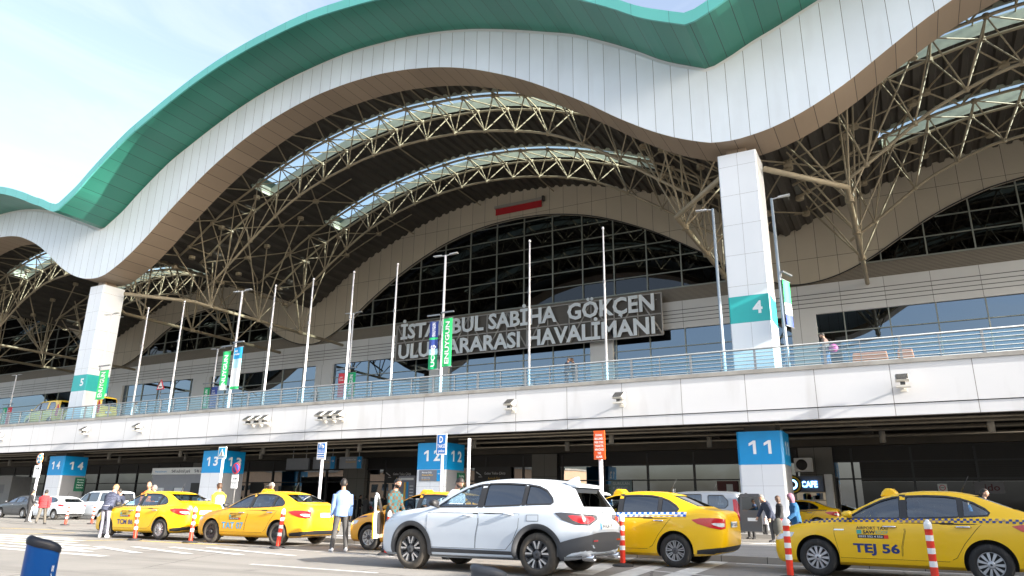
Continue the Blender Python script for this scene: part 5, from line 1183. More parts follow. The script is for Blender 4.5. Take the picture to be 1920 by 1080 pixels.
    # lamps, bumpers, plates
    if lites:
        X = xa; hl = dict(sedan=[(2.12, .45, .60), (2.0, .70, .59), (1.74, .85, .66), (1.70, .86, .735), (1.98, .70, .735), (2.1, .5, .68)], suv=[(2.2, .45, .84), (2.05, .74, .80), (1.80, .88, .84), (1.84, .86, .90), (2.05, .72, .93), (2.18, .5, .90)],
                              van=[(2.13, .5, .68), (1.98, .74, .66), (1.8, .85, .75), (1.82, .84, .95), (1.97, .74, .92), (2.1, .55, .82)], hatch=[(1.93, .45, .6), (1.82, .66, .6), (1.6, .82, .68), (1.58, .82, .76), (1.8, .68, .76), (1.92, .5, .7)])[kind]
        tl = dict(sedan=[(-2.20, .46, .93), (-2.10, .72, .955), (-1.86, .84, .95), (-1.68, .865, .915), (-1.80, .86, .84), (-2.02, .80, .77), (-2.17, .66, .735), (-2.25, .56, .76)], suv=[(-2.24, .40, 1.0), (-2.1, .72, 1.02), (-1.78, .89, 1.04), (-1.66, .90, 1.03), (-1.80, .895, .92), (-2.02, .83, .84), (-2.2, .66, .83), (-2.26, .5, .90), (-2.28, .40, .93)],
                  van=[(-2.16, .74, .72), (-2.08, .86, .72), (-1.98, .89, .8), (-2.0, .87, 1.5), (-2.1, .82, 1.52), (-2.16, .74, 1.3)], hatch=[(-1.93, .5, .92), (-1.8, .74, .95), (-1.56, .84, .93), (-1.62, .84, .86), (-1.8, .77, .80), (-1.94, .58, .78)])[kind]
        for s_ in (1, -1):
            h3 = [(a, s_ * b_, c) for a, b_, c in hl]; project(tree, h3, (-.6, -s_ * .8, 0), .006, .05, mt=clr_l).build('headlight', root)
            t3 = [(a, s_ * b_, c) for a, b_, c in tl]; dd = (.62, -s_ * .78, 0); c0 = np.mean(np.array(t3), 0)
            lamp = project(tree, t3, dd, .007, .05, mt=dark_l if kind == 'suv' else red_l).build('tail_light', root)
            core = [tuple(c0 + (np.array(p) - c0) * (.55 if kind != 'suv' else .62) + np.array((-.03, -s_ * .03, -.012))) for p in t3]
            project(tree, core, dd, .0095, .05, mt=red_l if kind == 'suv' else clr_l if kind == 'sedan' else red_l).build('lens', lamp) if kind != 'sedan' else project(tree, [tuple(c0 + (np.array(p) - c0) * np.array((.42, .42, .36)) + np.array((-.09, -s_ * .10, -.03))) for p in t3], dd, .0095, .05, mt=clr_l).build('lens', lamp)
        # rear lower trim and front intake
        rz = dict(sedan=(.27, .42), suv=(.33, .72), van=(.28, .45), hatch=(.26, .42))[kind]; wv = F['wl'](xb + .1)
        lo_, hi_ = rz
        mb = MB()
        ang = np.linspace(-1, 1, 33); ring = []
        for z in (lo_, (lo_ * 2 + hi_) / 3, (lo_ + 2 * hi_) / 3, hi_):
            for a in ang:
                t_ = a * 1.25; d = Vector((math.cos(t_), math.sin(t_) * .62, 0)); px_ = Vector((xb + 1.0, 0, z)) ; hit, _, _, _ = tree.ray_cast(px_ - d * 5, d)
                zz = z + (abs(a) ** 4) * (-.02 if z == lo_ else -.16 * (hi_ - lo_ if kind != 'suv' else .9 * (hi_ - lo_)) * (z - lo_) / (hi_ - lo_) * 3.2)
                hit, _, _, _ = tree.ray_cast(Vector((xb + 1.0, 0, max(zz, lo_))) - d * 5, d)
                hit = hit or px_ - d; ring.append(hit - d * .014)
        n_ = len(ang); mb.add(ring, [(j * n_ + k, j * n_ + k + 1, (j + 1) * n_ + k + 1, (j + 1) * n_ + k) for j in range(3) for k in range(n_ - 1)], plast if kind != 'suv' else plg, True); mb.build('rear_bumper_trim', root)
        project(tree, [(0, -.5, .26), (0, .5, .26), (0, .56, .44), (0, -.56, .44)], (-1, 0, 0), .006, .1, mt=plast).build('air_intake', root)
        pz = dict(sedan=.83, suv=.82, van=.82, hatch=.72)[kind]
        pl = MB(); project(tree, [(0, -.26, pz - .055), (0, .26, pz - .055), (0, .26, pz + .055), (0, -.26, pz + .055)], (1, 0, 0), .012, 0, mt=plate_w, mb=pl); project(tree, [(0, .26, pz - .055), (0, .215, pz - .055), (0, .215, pz + .055), (0, .26, pz + .055)], (1, 0, 0), .014, 0, mt=blue, mb=pl); root['pz'] = pz; pl.build('number_plate', root)
    del root['pz']
    # aerial
    az = F['zt'](-1.0 if kind != 'suv' else -1.55); axx = -1.0 if kind != 'suv' else -1.55
    mb = MB()
    if kind == 'suv': mb.prism([(axx + .14, az - .02), (axx - .1, az + .085), (axx - .16, az + .09), (axx - .18, az - .04)], -.035, .035, paintm)
    else: mb.tube([(axx, 0, az - .01), (axx - .16, 0, az + .28)], [.008, .004], plast, 5)
    mb.build('aerial', root, bevel=.01 if kind == 'suv' else 0)
    return root, tree, F
def plate_text(root, tree, txt, z):
    p, f = text_fit(txt, -.20, z - .035, .24, z + .035, .02); mb = MB(); project(tree, [(0, -a, b) for a, b in p], (1, 0, 0), .0175, mt=dkt, mb=mb, faces=f); mb.build('plate_number', root)
def side_text(root, tree, txt, mt, x0, z0, x1, z1, bold=.02, off=.008, mb=None):
    """reads left to right on the left flank, whose front is at the left of the viewer"""
    p, f = text_fit(txt, 0, z0, x0 - x1, z1, bold); own = mb is None; mb = mb or MB()
    project(tree, [(x0 - a, 0, b) for a, b in p], SD, off, mt=mt, mb=mb, faces=f)
    if own: mb.build('lettering', root)
def place(root, front, heading, half=.765, base=2.636):
    """front: near-side front wheel contact; heading in degrees (180 = towards -X)"""
    h = R(heading); fwd = Vector((math.cos(h), math.sin(h), 0)); left = Vector((-fwd.y, fwd.x, 0))
    c = Vector((front[0], front[1], 0)) - fwd * base / 2 - left * half
    root.location = c; root.rotation_euler = (0, 0, h)
navy_t = mat('navy_lettering', (.01, .03, .16), .5, var=0); sky_t = mat('light_blue_lettering', (.05, .35, .62), .5, var=0); blk_t = mat('black_lettering', (.015, .015, .02), .5, var=0); grn_t = mat('green_lettering', (.05, .35, .30), .5, var=0); chk = mat('checker_navy', (.02, .05, .2), .5, var=0); chk_w = mat('checker_white', (.7, .75, .8), .5, var=0)
def roof_sign(root, F, x=.05, mt=yel):
    z = F['zt'](x); mb = MB(); mb.prism([(x + .15, z - .02), (x + .12, z + .06), (x + .06, z + .13), (x - .06, z + .13), (x - .12, z + .06), (x - .15, z - .02)], -.17, .17, mt); o = mb.build('roof_sign', root, bevel=.03)
    mb = MB(); put_text(mb, 'TAKSİ', blk_t, (x + .064, -.12, z + .045), (0, 1, 0), (0, 0, 1), (0, 0, .24, .05), .02, .028); put_text(mb, 'TAKSİ', blk_t, (x - .098, .12, z + .045), (0, -1, 0), (0, 0, 1), (0, 0, .24, .05), .02, .0); mb.build('lettering', o)
def checker(root, tree, x0, x1, z, dz=.0, cell=.045, mt=chk, mt2=None):
    mb = MB(); n = int((x0 - x1) / cell)
    for i in range(n):
        for r in (0, 1):
            m_ = mt if (i + r) % 2 == 0 else mt2
            if not m_: continue
            xa_ = x0 - i * cell; t_ = i / n; zz = z + dz * t_ + r * cell * .72 + (-.035 * max(0, xa_ - .9) ** 1.3 * 1.6 if xa_ > .9 else 0) - (.05 * max(0, -xa_ - 1.5))
            project(tree, side([(xa_, zz), (xa_ - cell, zz), (xa_ - cell, zz + cell * .72), (xa_, zz + cell * .72)]), SD, .008, 0, mt=m_, mb=mb)
    mb.build('checker_stripe', root)
def company(root, tree, x, z, s=1.0):
    mb = MB(); side_text(root, tree, 'AIRPORT TAXI', blk_t, x, z + .115 * s, x - .5 * s, z + .165 * s, .015, mb=mb)
    side_text(root, tree, 'SAW', blk_t, x - .10 * s, z + .045 * s, x - .30 * s, z + .10 * s, .04, mb=mb); side_text(root, tree, 'KOOP', grn_t, x - .31 * s, z + .045 * s, x - .5 * s, z + .10 * s, .0, mb=mb)
    project(tree, side([(x, z + .04 * s), (x - .08 * s, z + .04 * s), (x - .08 * s, z + .105 * s), (x, z + .105 * s)]), SD, .008, 0, mt=grn_t, mb=mb)
    project(tree, side([(x - .01 * s, z - .03 * s), (x - .5 * s, z - .03 * s), (x - .5 * s, z + .03 * s), (x - .01 * s, z + .03 * s)]), SD, .008, .1, mt=blk_t, mb=mb); side_text(root, tree, '0552 552 4 552', plate_w, x - .03 * s, z - .015 * s, x - .41 * s, z + .016 * s, .01, .011, mb=mb)
    project(tree, side([(x - .43 * s, z - .03 * s), (x - .5 * s, z - .03 * s), (x - .5 * s, z + .03 * s), (x - .43 * s, z + .03 * s)]), SD, .0095, 0, mt=red_r, mb=mb)
    mb.build('company_mark', root)

tej, TR_, F_ = make_car('sedan', yel, cglassB, 'hub', 'yellow taxi lettered TEJ 56 with a black checker stripe at the right edge', 'taxi', 'taxi', 'yellow taxis')
roof_sign(tej, F_, .12); checker(tej, TR_, 1.72, -2.0, .925, .045); company(tej, TR_, .62, .70); side_text(tej, TR_, 'TEJ 56', navy_t, .70, .43, -.03, .58, .035); plate_text(tej, TR_, '34 TEJ 56', .83)
project(TR_, side([(1.0, .79), (.83, .79), (.82, .815), (.98, .815)]), SD, .012, .1, mt=chrome).build('side_repeater', tej)
place(tej, (-1.66, 14.89), 173.9)
tat, TR_, F_ = make_car('sedan', carpaint('taxi_orange_yellow', (.80, .41, .006)), cglassB, 'steel', 'yellow orange taxi lettered TAT 07 with black steel wheels', 'taxi', 'taxi', 'yellow taxis', 'blackmirror')
roof_sign(tat, F_, .05); company(tat, TR_, .58, .70, .95); side_text(tat, TR_, 'TAT 07', sky_t, .85, .42, -.02, .60, .02); plate_text(tat, TR_, '34 TAT 07', .83); place(tat, (-18.45, 15.66), 180.6)
tcm, TR_, F_ = make_car('sedan', yel, cglassB, 'hub', 'yellow taxi lettered TCM 86 that the man in the camouflage sweater leans on', 'taxi', 'taxi', 'yellow taxis', 'blackmirror')
checker(tcm, TR_, 1.2, -1.35, .93, .045, mt=mat('faint_checker', (.35, .30, .12), .5, var=0)); company(tcm, TR_, .62, .70); side_text(tcm, TR_, 'TCM 86', navy_t, .72, .44, -.05, .59, .03); plate_text(tcm, TR_, '34 TCM 86', .83); place(tcm, (-23.52, 15.72), 180.8)
mid, TR_, F_ = make_car('sedan', yel, dglass, 'multi', 'yellow taxi with blue checker stripe and multi spoke wheels behind the white SUV', 'taxi', 'taxi', 'yellow taxis', open_front=True)
roof_sign(mid, F_, .12); checker(mid, TR_, 1.0, -1.62, .93, .045, .06, mat('checker_blue', (.01, .12, .5), .5, var=0), chk_w); plate_text(mid, TR_, '34 TDB 78', .83); side_text(mid, TR_, 'TDB 78', navy_t, .72, .44, -.05, .59, .03)
project(TR_, [(0, -.62, .42), (0, -.44, .42), (0, -.44, .52), (0, -.62, .52)], (1, 0, 0), .008, 0, mt=grn_t).build('rear_sticker', mid)
place(mid, (-6.99, 15.2), 178.5)
amb, TR_, F_ = make_car('sedan', ora, cglassB, 'multi', 'amber taxi with its driver door open in front of pier 12', 'taxi', 'taxi', 'yellow taxis', open_front=True)
roof_sign(amb, F_, .12); place(amb, (-12.62, 15.75), 180)
project(TR_, side([(1.75, .79), (1.4, .83), (1.4, .87), (1.7, .83)]), SD, .009, .05, mt=chk).build('checker_stripe', amb)
# the open driver door of the amber taxi: outer skin, pale inner frame, dark trim, hinged at its front edge
dpoly = [(0, .33), (-.0, .92), (-.16, 1.02), (-.45, 1.22), (-.75, 1.36), (-.98, 1.40), (-1.03, 1.36), (-1.04, .92), (-1.06, .75), (-.98, .5), (-.95, .335)]
dwin = [(-.16, .98), (-.45, 1.17), (-.75, 1.31), (-.96, 1.345), (-.97, .985)]
def ring_panel(mb, outer, inner, y0, y1, mt):
    bm = bmesh.new(); 
    for P_ in (outer,): pass
    n1, n2 = len(outer), len(inner)
mb = MB(); lower = [p for p in dpoly if p[1] < .93]; lower = [(0, .33), (0, .92), (-.14, .98), (-1.02, .98), (-1.06, .75), (-.98, .5), (-.95, .335)]
mb.prism(lower, .0, .03, ora); mb.prism(lower, -.055, -.0005, whp)
fr = smooth_poly(dpoly[2:8], 0)
mb.tube([(-.02, -.02, .93), (-.16, -.02, 1.03), (-.45, -.02, 1.22), (-.75, -.02, 1.36), (-.95, -.02, 1.39), (-1.02, -.02, 1.33), (-1.035, -.02, .95)], .03, whp, 8)
od = mb.build('open_door', amb); mb = MB(); mb.prism([(-.12, .42), (-.12, .86), (-.3, .95), (-.92, .95), (-.94, .72), (-.86, .45)], -.085, -.0555, plast); mb.build('door_trim', od)
mb = MB(); mb.prism(dwin, -.015, -.010, cglassB); mb.build('door_pane', od)
od.location = (.93, .87, 0); od.rotation_euler = (0, 0, R(-62))
bk, TR_, F_ = make_car('sedan', yel, dglass, 'hub', 'yellow taxi far back by the cafe front with its red tail lamp lit', 'taxi', 'taxi', 'yellow taxis'); checker(bk, TR_, 1.2, -1.8, .93, .045); roof_sign(bk, F_)
q = P(1576, 965, 38.2); bk.location = (q.x - 2.35, 39.1, .15); bk.rotation_euler = (0, 0, R(180))

whs = carpaint('silver_white', (.57, .625, .69))
suv, TS_, FS_ = make_car('suv', whs, dglass, 'suv', 'white SUV with dark wheel arches crossing the middle of the road', 'SUV', 'suv', None, 'blackmirror', front_glass=cglassB)
place(suv, (-8.37, 11.74), 178.4, .79, 2.656)
def arch_trim(root, tree, sp, mt, w=.085, off=.016):
    for s_ in (1, -1):
        for sx in (1, -1):
            mb = MB(); c = (sx * sp['ax'], sp['r'] + .012); r0 = sp['r'] + .05; A = np.linspace(R(-12), R(192), 30)
            ring = [(c[0] + r0 * math.cos(a), 0, c[1] + r0 * math.sin(a)) for a in A] + [(c[0] + (r0 + w) * math.cos(a), 0, c[1] + (r0 + w) * math.sin(a)) for a in A]
            project(tree, ring, (0, -s_, 0), off, mt=mt, mb=mb, faces=[(i, i + 1, 31 + i, 30 + i) for i in range(29)])
            # inner lip so the trim has depth
            n0 = len(mb.v); rim_ = mb.v[:30]; mb.add(rim_ + [(x, y - s_ * .05, z) for x, y, z in rim_], [(i, i + 1, 31 + i, 30 + i) for i in range(29)], mt, True)
            mb.build('arch_trim', root)
arch_trim(suv, TS_, SPEC['suv'], plg)
for s_ in (1, -1):
    project(TS_, side([(.93, .25), (.93, .385), (-.93, .385), (-.93, .25)]), (0, -s_, 0), .014, .1, mt=plg).build('sill_trim', suv)
project(TS_, side([(-1.13, .99), (-1.13, .885), (-1.36, .885), (-1.36, .995)]), SD, .003, .1, mt=gapm).build('fuel_flap_gap', suv)
project(TS_, side([(-1.137, .983), (-1.137, .892), (-1.353, .892), (-1.353, .988)]), SD, .0045, .1, mt=whs).build('fuel_flap', suv)
mb = MB(); mb.prism([(-1.66, 1.545), (-1.92, 1.50), (-1.96, 1.455), (-1.91, 1.45), (-1.79, 1.475)], -.56, .56, whs); mb.build('spoiler', suv, bevel=.015)
mb = MB(); mb.box((-1.94, -.4, 1.46), (-1.925, .4, 1.475), red_l); mb.build('brake_light', suv)
for s_ in (1, -1):
    mb = MB(); mb.lathe([(.050, -2.02), (.055, -2.225), (.047, -2.23), (.044, -2.05)], chrome, 20, 'X', (0, s_ * .54, .315), closed=False); mb.lathe([(0, -2.1), (.044, -2.1)], dark_m, 16, 'X', (0, s_ * .54, .315), closed=False); mb.build('exhaust_tip', suv)
    project(TS_, [(-2.3, s_ * .42, .575), (-2.3, s_ * .60, .575), (-2.3, s_ * .60, .60), (-2.3, s_ * .42, .60)], (1, 0, 0), .02, .05, mt=red_l).build('reflector', suv)
project(TS_, [(0, -.55, .30), (0, .55, .30), (0, .5, .37), (0, -.5, .37)], (1, 0, 0), .022, .1, mt=alloy).build('skid_plate', suv)
plate_text(suv, TS_, '34 AUA 79', .82)
mb = MB(); put_text(mb, 'H', dark_l, (0, 0, 0), (0, -1, 0), (0, 0, 1), (-.04, 1.02, .04, 1.08), .02); mb2 = MB(); project(TS_, [(0, v[1], v[2]) for v in mb.v], (1, 0, 0), .012, mt=dark_l, mb=mb2, faces=mb.f); mb2.build('badge', suv)
p, f = text_fit('ZR-V', -.58, .70, -.42, .73, .01); mb = MB(); project(TS_, [(0, -a, b) for a, b in p], (1, -.0, 0), .008, mt=alloy, mb=mb, faces=f); mb.build('model_lettering', suv)

dob, TV_, FV_ = make_car('van', slv, cglass, 'hub', 'silver grey van with its rear door open in front of pier 11', 'van', 'van')
q = P(1384, 960, 29.6); dob.location = (q.x - 2.12, 30.5, 0); dob.rotation_euler = (0, 0, R(180))
# rear door swung open, its shade put in as darker paint than the van
mb = MB(); dp = [(0, .34), (0, .98), (.06, 1.72), (.80, 1.72), (.84, .98), (.84, .34)]; mb.prism(dp, -.03, .03, gry); o = mb.build('rear_door', dob, bevel=.01)
mb = MB(); mb.prism([(.12, 1.12), (.14, 1.6), (.70, 1.6), (.74, 1.12)], -.034, .034, dglass); mb.build('door_pane', o)
mb = MB(); mb.box((.3, .031, .72), (.66, .04, .84), plate_w); mb.box((.3, -.04, .72), (.66, -.031, .84), plate_w); mb.build('number_plate', o)
o.location = (-2.16, .80, 0); o.rotation_euler = (0, 0, R(172))
mb = MB(); mb.box((-2.235, -.62, .40), (-2.165, .78, 1.62), cabin); mb.build('load_bay', dob)
ht, TH_, FH_ = make_car('hatch', whp, cglass, 'alloy', 'white hatchback parked behind the man in red', 'car', 'hatchback')
q = P(100, 970, 28.2); ht.location = (q.x - 1.29, 29.0, 0); ht.rotation_euler = (0, 0, R(180))
gs, _, _ = make_car('sedan', gry, cglass, 'alloy', 'dark grey saloon at the far left edge', 'car', 'saloon_car')
q = P(44, 965, 29.2); gs.location = (q.x - 1.4, 30.0, 0); gs.rotation_euler = (0, 0, R(180))
wv, _, _ = make_car('van', whp, dglass, 'alloy', 'white people carrier behind the white hatchback', 'van', 'van')
wv.scale = (1.1, 1.0, 1.0); q = P(225, 950, 31); wv.location = (q.x - 2.3, 31.2, 0); wv.rotation_euler = (0, 0, R(180))
o = copy_tree(wv, label='white van whose roof shows between the SUV and the checkered taxi'); q = P(1122, 940, 28.4); o.location = (q.x - 2.0, 29.2, 0); o.scale = (.95, 1, .98)
# vehicles up on the elevated road
yv, _, _ = make_car('van', carpaint('van_yellow', (.75, .5, .05)), cglass, 'hub', 'pale yellow van on the elevated road left of roof column 5', 'van', 'van', 'vans on the elevated road')
q = P(66, 770, 36.8); yv.scale = (1.15, 1.0, 1.32); yv.location = (q.x + 2.2, 36.9, DK); yv.rotation_euler = (0, 0, R(180))
o = copy_tree(yv, label='second pale yellow van on the elevated road, half hidden by roof column 5'); o.location = (q.x + 7.9, 36.9, DK)
uc, _, _ = make_car('sedan', whp, cglass, 'alloy', 'white car on the elevated road seen through the railing below the name sign', 'car', 'saloon_car')
q = P(965, 712, 40); uc.location = (q.x, 40.8, DK); uc.rotation_euler = (0, 0, R(180))
o = copy_tree(uc, label='white car on the elevated road left of the airport name sign'); q = P(650, 738, 40); o.location = (q.x, 41.2, DK)
for i, (pa, pb) in enumerate(((1597, 1665), (1682, 1714))):
    a, b_ = P(pa, 668, 34.75), P(pb, 664, 34.75); t = thing('traffic_barrier', (a.x, 34.75, DK), ('long orange traffic barrier behind the railing at the right', 'short orange traffic barrier behind the railing at the right')[i], 'barrier', 'orange barriers on the elevated road'); w = b_.x - a.x
    mb = MB(); mb.prism([(0, .28), (.05, .70), (w - .05, .70), (w, .28)], -.12, .12, mat('barrier_orange', (.75, .2, .06), .5)); mb.build('board', t, bevel=.03)
    mb = MB()
    for x in (.2, w - .3): mb.box((x, -.2, 0), (x + .12, .2, .279), wht)
    mb.build('feet', t)
# ================================================================ people
skin_a, skin_b = mat('skin_tan', (.31, .175, .115), .55, var=.06, scale=20), mat('skin_fair', (.37, .215, .15), .55, var=.06, scale=20)
def cloth(n, c, **k): return mat('cloth_' + n, c, .85, var=k.pop('var', .12), scale=k.pop('scale', 9), bump=.3, bscale=25, **k)
def remesh(mb, name, parent, vox=.014, smooth=3):
    o = mb.build(name, parent, fix=False)
    md = o.modifiers.new('r', 'REMESH'); md.mode = 'VOXEL'; md.voxel_size = vox; md.use_smooth_shade = True
    if smooth: ms = o.modifiers.new('s', 'SMOOTH'); ms.iterations = smooth; ms.factor = .5
    dg = bpy.context.evaluated_depsgraph_get(); me = bpy.data.meshes.new_from_object(o.evaluated_get(dg))
    o.modifiers.clear(); old = o.data; mt = [m_ for m_ in old.materials]; o.data = me; bpy.data.meshes.remove(old); me.name = name
    if not me.materials:
        for m_ in mt: me.materials.append(m_)
    return o
def ell(mb, c, r, mt, M=None, n=12, k=9):
    vs = []
    for i in range(k + 1):
        t = math.pi * i / k
        for j in range(n):
            a = 2 * math.pi * j / n; v = Vector((r[0] * math.sin(t) * math.cos(a), r[1] * math.sin(t) * math.sin(a), r[2] * math.cos(t)))
            vs.append((M @ v if M else v) + Vector(c))
    mb.add(vs, [(i * n + j, (i + 1) * n + j, (i + 1) * n + (j + 1) % n, i * n + (j + 1) % n) for i in range(k) for j in range(n)], mt, True)
def rings(mb, rs, mt, n=14):
    """loft of oval rings: (centre, axis x, axis y, half x, half y)"""
    vs = []
    for c, ux, uy, a, b in rs:
        for j in range(n):
            t = 2 * math.pi * j / n; vs.append(Vector(c) + ux * (a * math.cos(t)) + uy * (b * math.sin(t)))
    k = len(rs); mb.add(vs, [(i * n + j, i * n + (j + 1) % n, (i + 1) * n + (j + 1) % n, (i + 1) * n + j) for i in range(k - 1) for j in range(n)] + [tuple(range(n))[::-1], tuple((k - 1) * n + j for j in range(n))], mt, True)
def ddir(flex, abd, s):
    """limb direction: hanging down, swung forward by flex, outward by abd (s = +1 left, -1 right)"""
    v = Vector((0, 0, -1)); v = Matrix.Rotation(-R(flex), 3, 'Y') @ v; v = Matrix.Rotation(R(abd) * s, 3, 'X') @ v; return v
def person(loc, face, H, label, top, legs, shoe, hair, skin=skin_a, z0=0.0, lean=0, armL=(6, 8, 14), armR=(6, 8, 14), legL=(4, 3, 4), legR=(-3, 3, 4), head=(0, 0), fat=1.0, hairlen='short', coat=0.0, puff=0.0, sleeve=True, cat='person', detail=False, group=None, beard=False, name='person'):
    k = H / 1.76; root = thing(name, (loc[0], loc[1], z0), label, cat, group, R(face)); root.scale = (k, k, k)
    # legs first, so the lower foot rests on the ground
    J = {}
    def leg(p, s):
        hip = Vector((0, s * .088, 0)); d1 = ddir(p[0], p[1], s); kn = hip + d1 * .435; d2 = ddir(p[0] - p[2], p[1], s); an = kn + d2 * .42; return hip, kn, an
    L_, R_ = leg(legL, 1), leg(legR, -1); hz = -min(L_[2].z, R_[2].z) + .085
    L_, R_ = [[v + Vector((0, 0, hz)) for v in q] for q in (L_, R_)]
    pel = Vector((0, 0, hz)); RM = Matrix.Rotation(R(lean), 3, 'Y')
    def T_(x, y, z): return pel + RM @ Vector((x, y, z))
    ux, uy = RM @ Vector((1, 0, 0)), Vector((0, 1, 0)); X_, Y_ = Vector((1, 0, 0)), Vector((0, 1, 0))
    body, tp, lg, sh = MB(), MB(), MB(), MB()
    f = fat
    torso = [(-.06, .165, .115), (.05, .172, .122), (.16, .152, .108), (.30, .172, .122), (.41, .185, .115), (.475, .15, .09), (.515, .085, .07)]
    rings(body, [(T_(0, 0, z), ux, uy, b * .93 * f, a * .93 * f) for z, a, b in torso] + [(T_(.012, 0, .55), ux, uy, .055, .057), (T_(.025, 0, .61), ux, uy, .052, .055)], skin)
    g_ = .016 + puff
    lowz = -.10 - coat
    tr = [(lowz, .178 + coat * .10, .125 + coat * .05)] + ([(-.06, .172, .122)] if coat else []) + torso[1:6] + [(.512, .098, .082), (.525, .072, .068)]
    rings(tp, [(T_(0, 0, z) if z > -.12 else pel + Vector((RM @ Vector((0, 0, -.06))).to_tuple()) + Vector((0, 0, z + .06)), ux, uy, b * f + g_, a * f + g_) for z, a, b in tr], top)
    # head
    HM = RM.to_4x4() @ Matrix.Rotation(R(head[0]), 4, 'Z') @ Matrix.Rotation(R(head[1]), 4, 'Y'); H3 = HM.to_3x3(); nb = T_(.03, 0, .60)
    hc = nb + H3 @ Vector((.02, 0, .10)); hp = MB(); n, kk = 20, 16; vs = []
    for i in range(kk + 1):
        t = math.pi * i / kk
        for j in range(n):
            a = 2 * math.pi * j / n; x, y, z = math.sin(t) * math.cos(a), math.sin(t) * math.sin(a), math.cos(t)
            px, py, pz = .098 * x, .076 * y, .118 * z
            if z < 0: py *= 1 - .28 * z * z; px = px * (1 - .16 * z * z) + (.012 * -z if x > 0 else 0)
            if x > .8: px += .020 * math.exp(-((y / .13) ** 2) - ((z + .12) / .2) ** 2) + .006 * math.exp(-((y / .3) ** 2) - ((z + .78) / .16) ** 2) - .007 * math.exp(-(((abs(y) - .34) / .16) ** 2) - ((z - .05) / .12) ** 2)
            vs.append(hc + H3 @ Vector((px, py, pz)))
    body.add(vs, [(i * n + j, (i + 1) * n + j, (i + 1) * n + (j + 1) % n, i * n + (j + 1) % n) for i in range(kk) for j in range(n)], skin, True)
    for s in (1, -1): ell(body, hc + H3 @ Vector((-.005, s * .079, -.01)), (.02, .011, .034), skin, H3, 8, 6)
    # arms
    for s, a in ((1, armL), (-1, armR)):
        shd = T_(0, s * .175 * (1 + (f - 1) * .6), .44); d1 = RM @ ddir(a[0], a[1], s) if abs(lean) < 25 else ddir(a[0], a[1], s); el = shd + d1 * .285
        d2 = RM @ ddir(a[0] + a[2], a[1] * .4 - (a[3] if len(a) > 3 else 0), s) if abs(lean) < 25 else ddir(a[0] + a[2], a[1] * .4 - (a[3] if len(a) > 3 else 0), s); wr = el + d2 * .25
        def fr(d):
            u = d.cross(Vector((0, 1, .01))).normalized(); return u, d.cross(u)
        u1, w1 = fr(d1); u2, w2 = fr(d2); inn = T_(0, s * .10, .425)
        prof_ = [(inn, u1, w1, .06, .06), (shd + d1 * .02, u1, w1, .056, .056), (shd + d1 * .12, u1, w1, .050, .048), (el, u2, w2, .041, .040), (el + d2 * .08, u2, w2, .041, .038), (wr, u2, w2, .027, .024)]
        rings(body, prof_, skin, 10)
        ends = 6 if sleeve else 4
        rings(tp, [(c, a_, b_, r1 + g_ * .9 + .004, r2 + g_ * .9 + .004) for c, a_, b_, r1, r2 in prof_[:ends]], top, 10)
        # hand: palm, four fingers of unequal length, thumb from the side of the palm
        rings(body, [(wr - d2 * .01, u2, w2, .024, .022), (wr + d2 * .03, u2, w2, .036, .018), (wr + d2 * .085, u2, w2, .040, .015)], skin, 8)
        cu = (w2 * -s if True else w2) * .0
        bend = (d2 * .8 + w2 * (-.55 if s > 0 else .55)).normalized()
        for i, l in enumerate((.066, .076, .071, .054)):
            b0 = wr + d2 * .082 + u2 * (.028 - i * .0185); b1 = b0 + d2 * l * .5; b2 = b1 + bend * l * .5
            body.tube([b0, b1, b2], [.0085, .0082, .006], skin, 6)
        tb = wr + d2 * .035 + u2 * .034; body.tube([tb - u2 * .01, tb + (d2 * .6 + u2 * .8).normalized() * .03, tb + (d2 * .9 + u2 * .35).normalized() * .058], [.012, .010, .007], skin, 6)
        J['hand%d' % s] = root, wr + d2 * .09
    # legs, trousers and shoes
    for s, (hip, kn, an) in ((1, L_), (-1, R_)):
        d1, d2 = (kn - hip).normalized(), (an - kn).normalized(); top_ = hip + Vector((0, -s * .012, .05))
        pr = [(top_, .085, .09), (hip + d1 * .08, .088, .085), (hip + d1 * .25, .072, .07), (kn, .056, .054), (kn + d2 * .12, .055, .052), (an - d2 * .06, .036, .036), (an + d2 * .02, .036, .036)]
        rings(body, [(c, X_, Y_, a * .95 * f, b * .95 * f) for c, a, b in pr], skin, 12)
        pt = [(top_ + Vector((0, 0, .03)), .108, .092), (hip + d1 * .06, .104, .092), (hip + d1 * .25, .088, .082), (kn, .074, .07), (kn + d2 * .16, .070, .066), (an - d2 * .02, .060, .058), (an + d2 * .025, .062, .058)]
        rings(lg, [(c, X_, Y_, a * f, b * f) for c, a, b in pt], legs, 12)
        tw = R(8) * s; fx_ = Vector((math.cos(tw), math.sin(tw), 0)); fy_ = Vector((-math.sin(tw), math.cos(tw), 0)); zf = an.z - .085
        pitch = max(0, (an.z - .085)) * 1.2
        for x, hw, z1, zc in ((-.085, .03, .075, 0), (-.05, .038, .10, 0), (.03, .042, .095, 0), (.10, .048, .065, 0), (.16, .044, .05, 0), (.195, .022, .035, 0)): pass
        q = []
        for x, hw, z1 in ((-.088, .024, .07), (-.06, .038, .10), (.02, .041, .098), (.09, .047, .068), (.155, .043, .052), (.192, .02, .036)):
            dzz = -min(pitch, .5) * x * (1 if zf > .01 else 0); c = Vector((an.x, an.y, zf + dzz)) + fx_ * x
            q.append((c + Vector((0, 0, z1 / 2)), fy_, Vector((0, 0, 1)), hw, z1 / 2))
        rings(sh, q, shoe, 10)
    rings(lg, [(pel + Vector((0, 0, z)), X_, Y_, b * f + .012, a * f + .012) for z, a, b in ((-.07, .165, .118), (.0, .174, .126), (.09, .163, .118))], legs)
    vox = .0105 if detail else .0135
    bo = remesh(body, 'body', root, vox if detail else .012, 1)
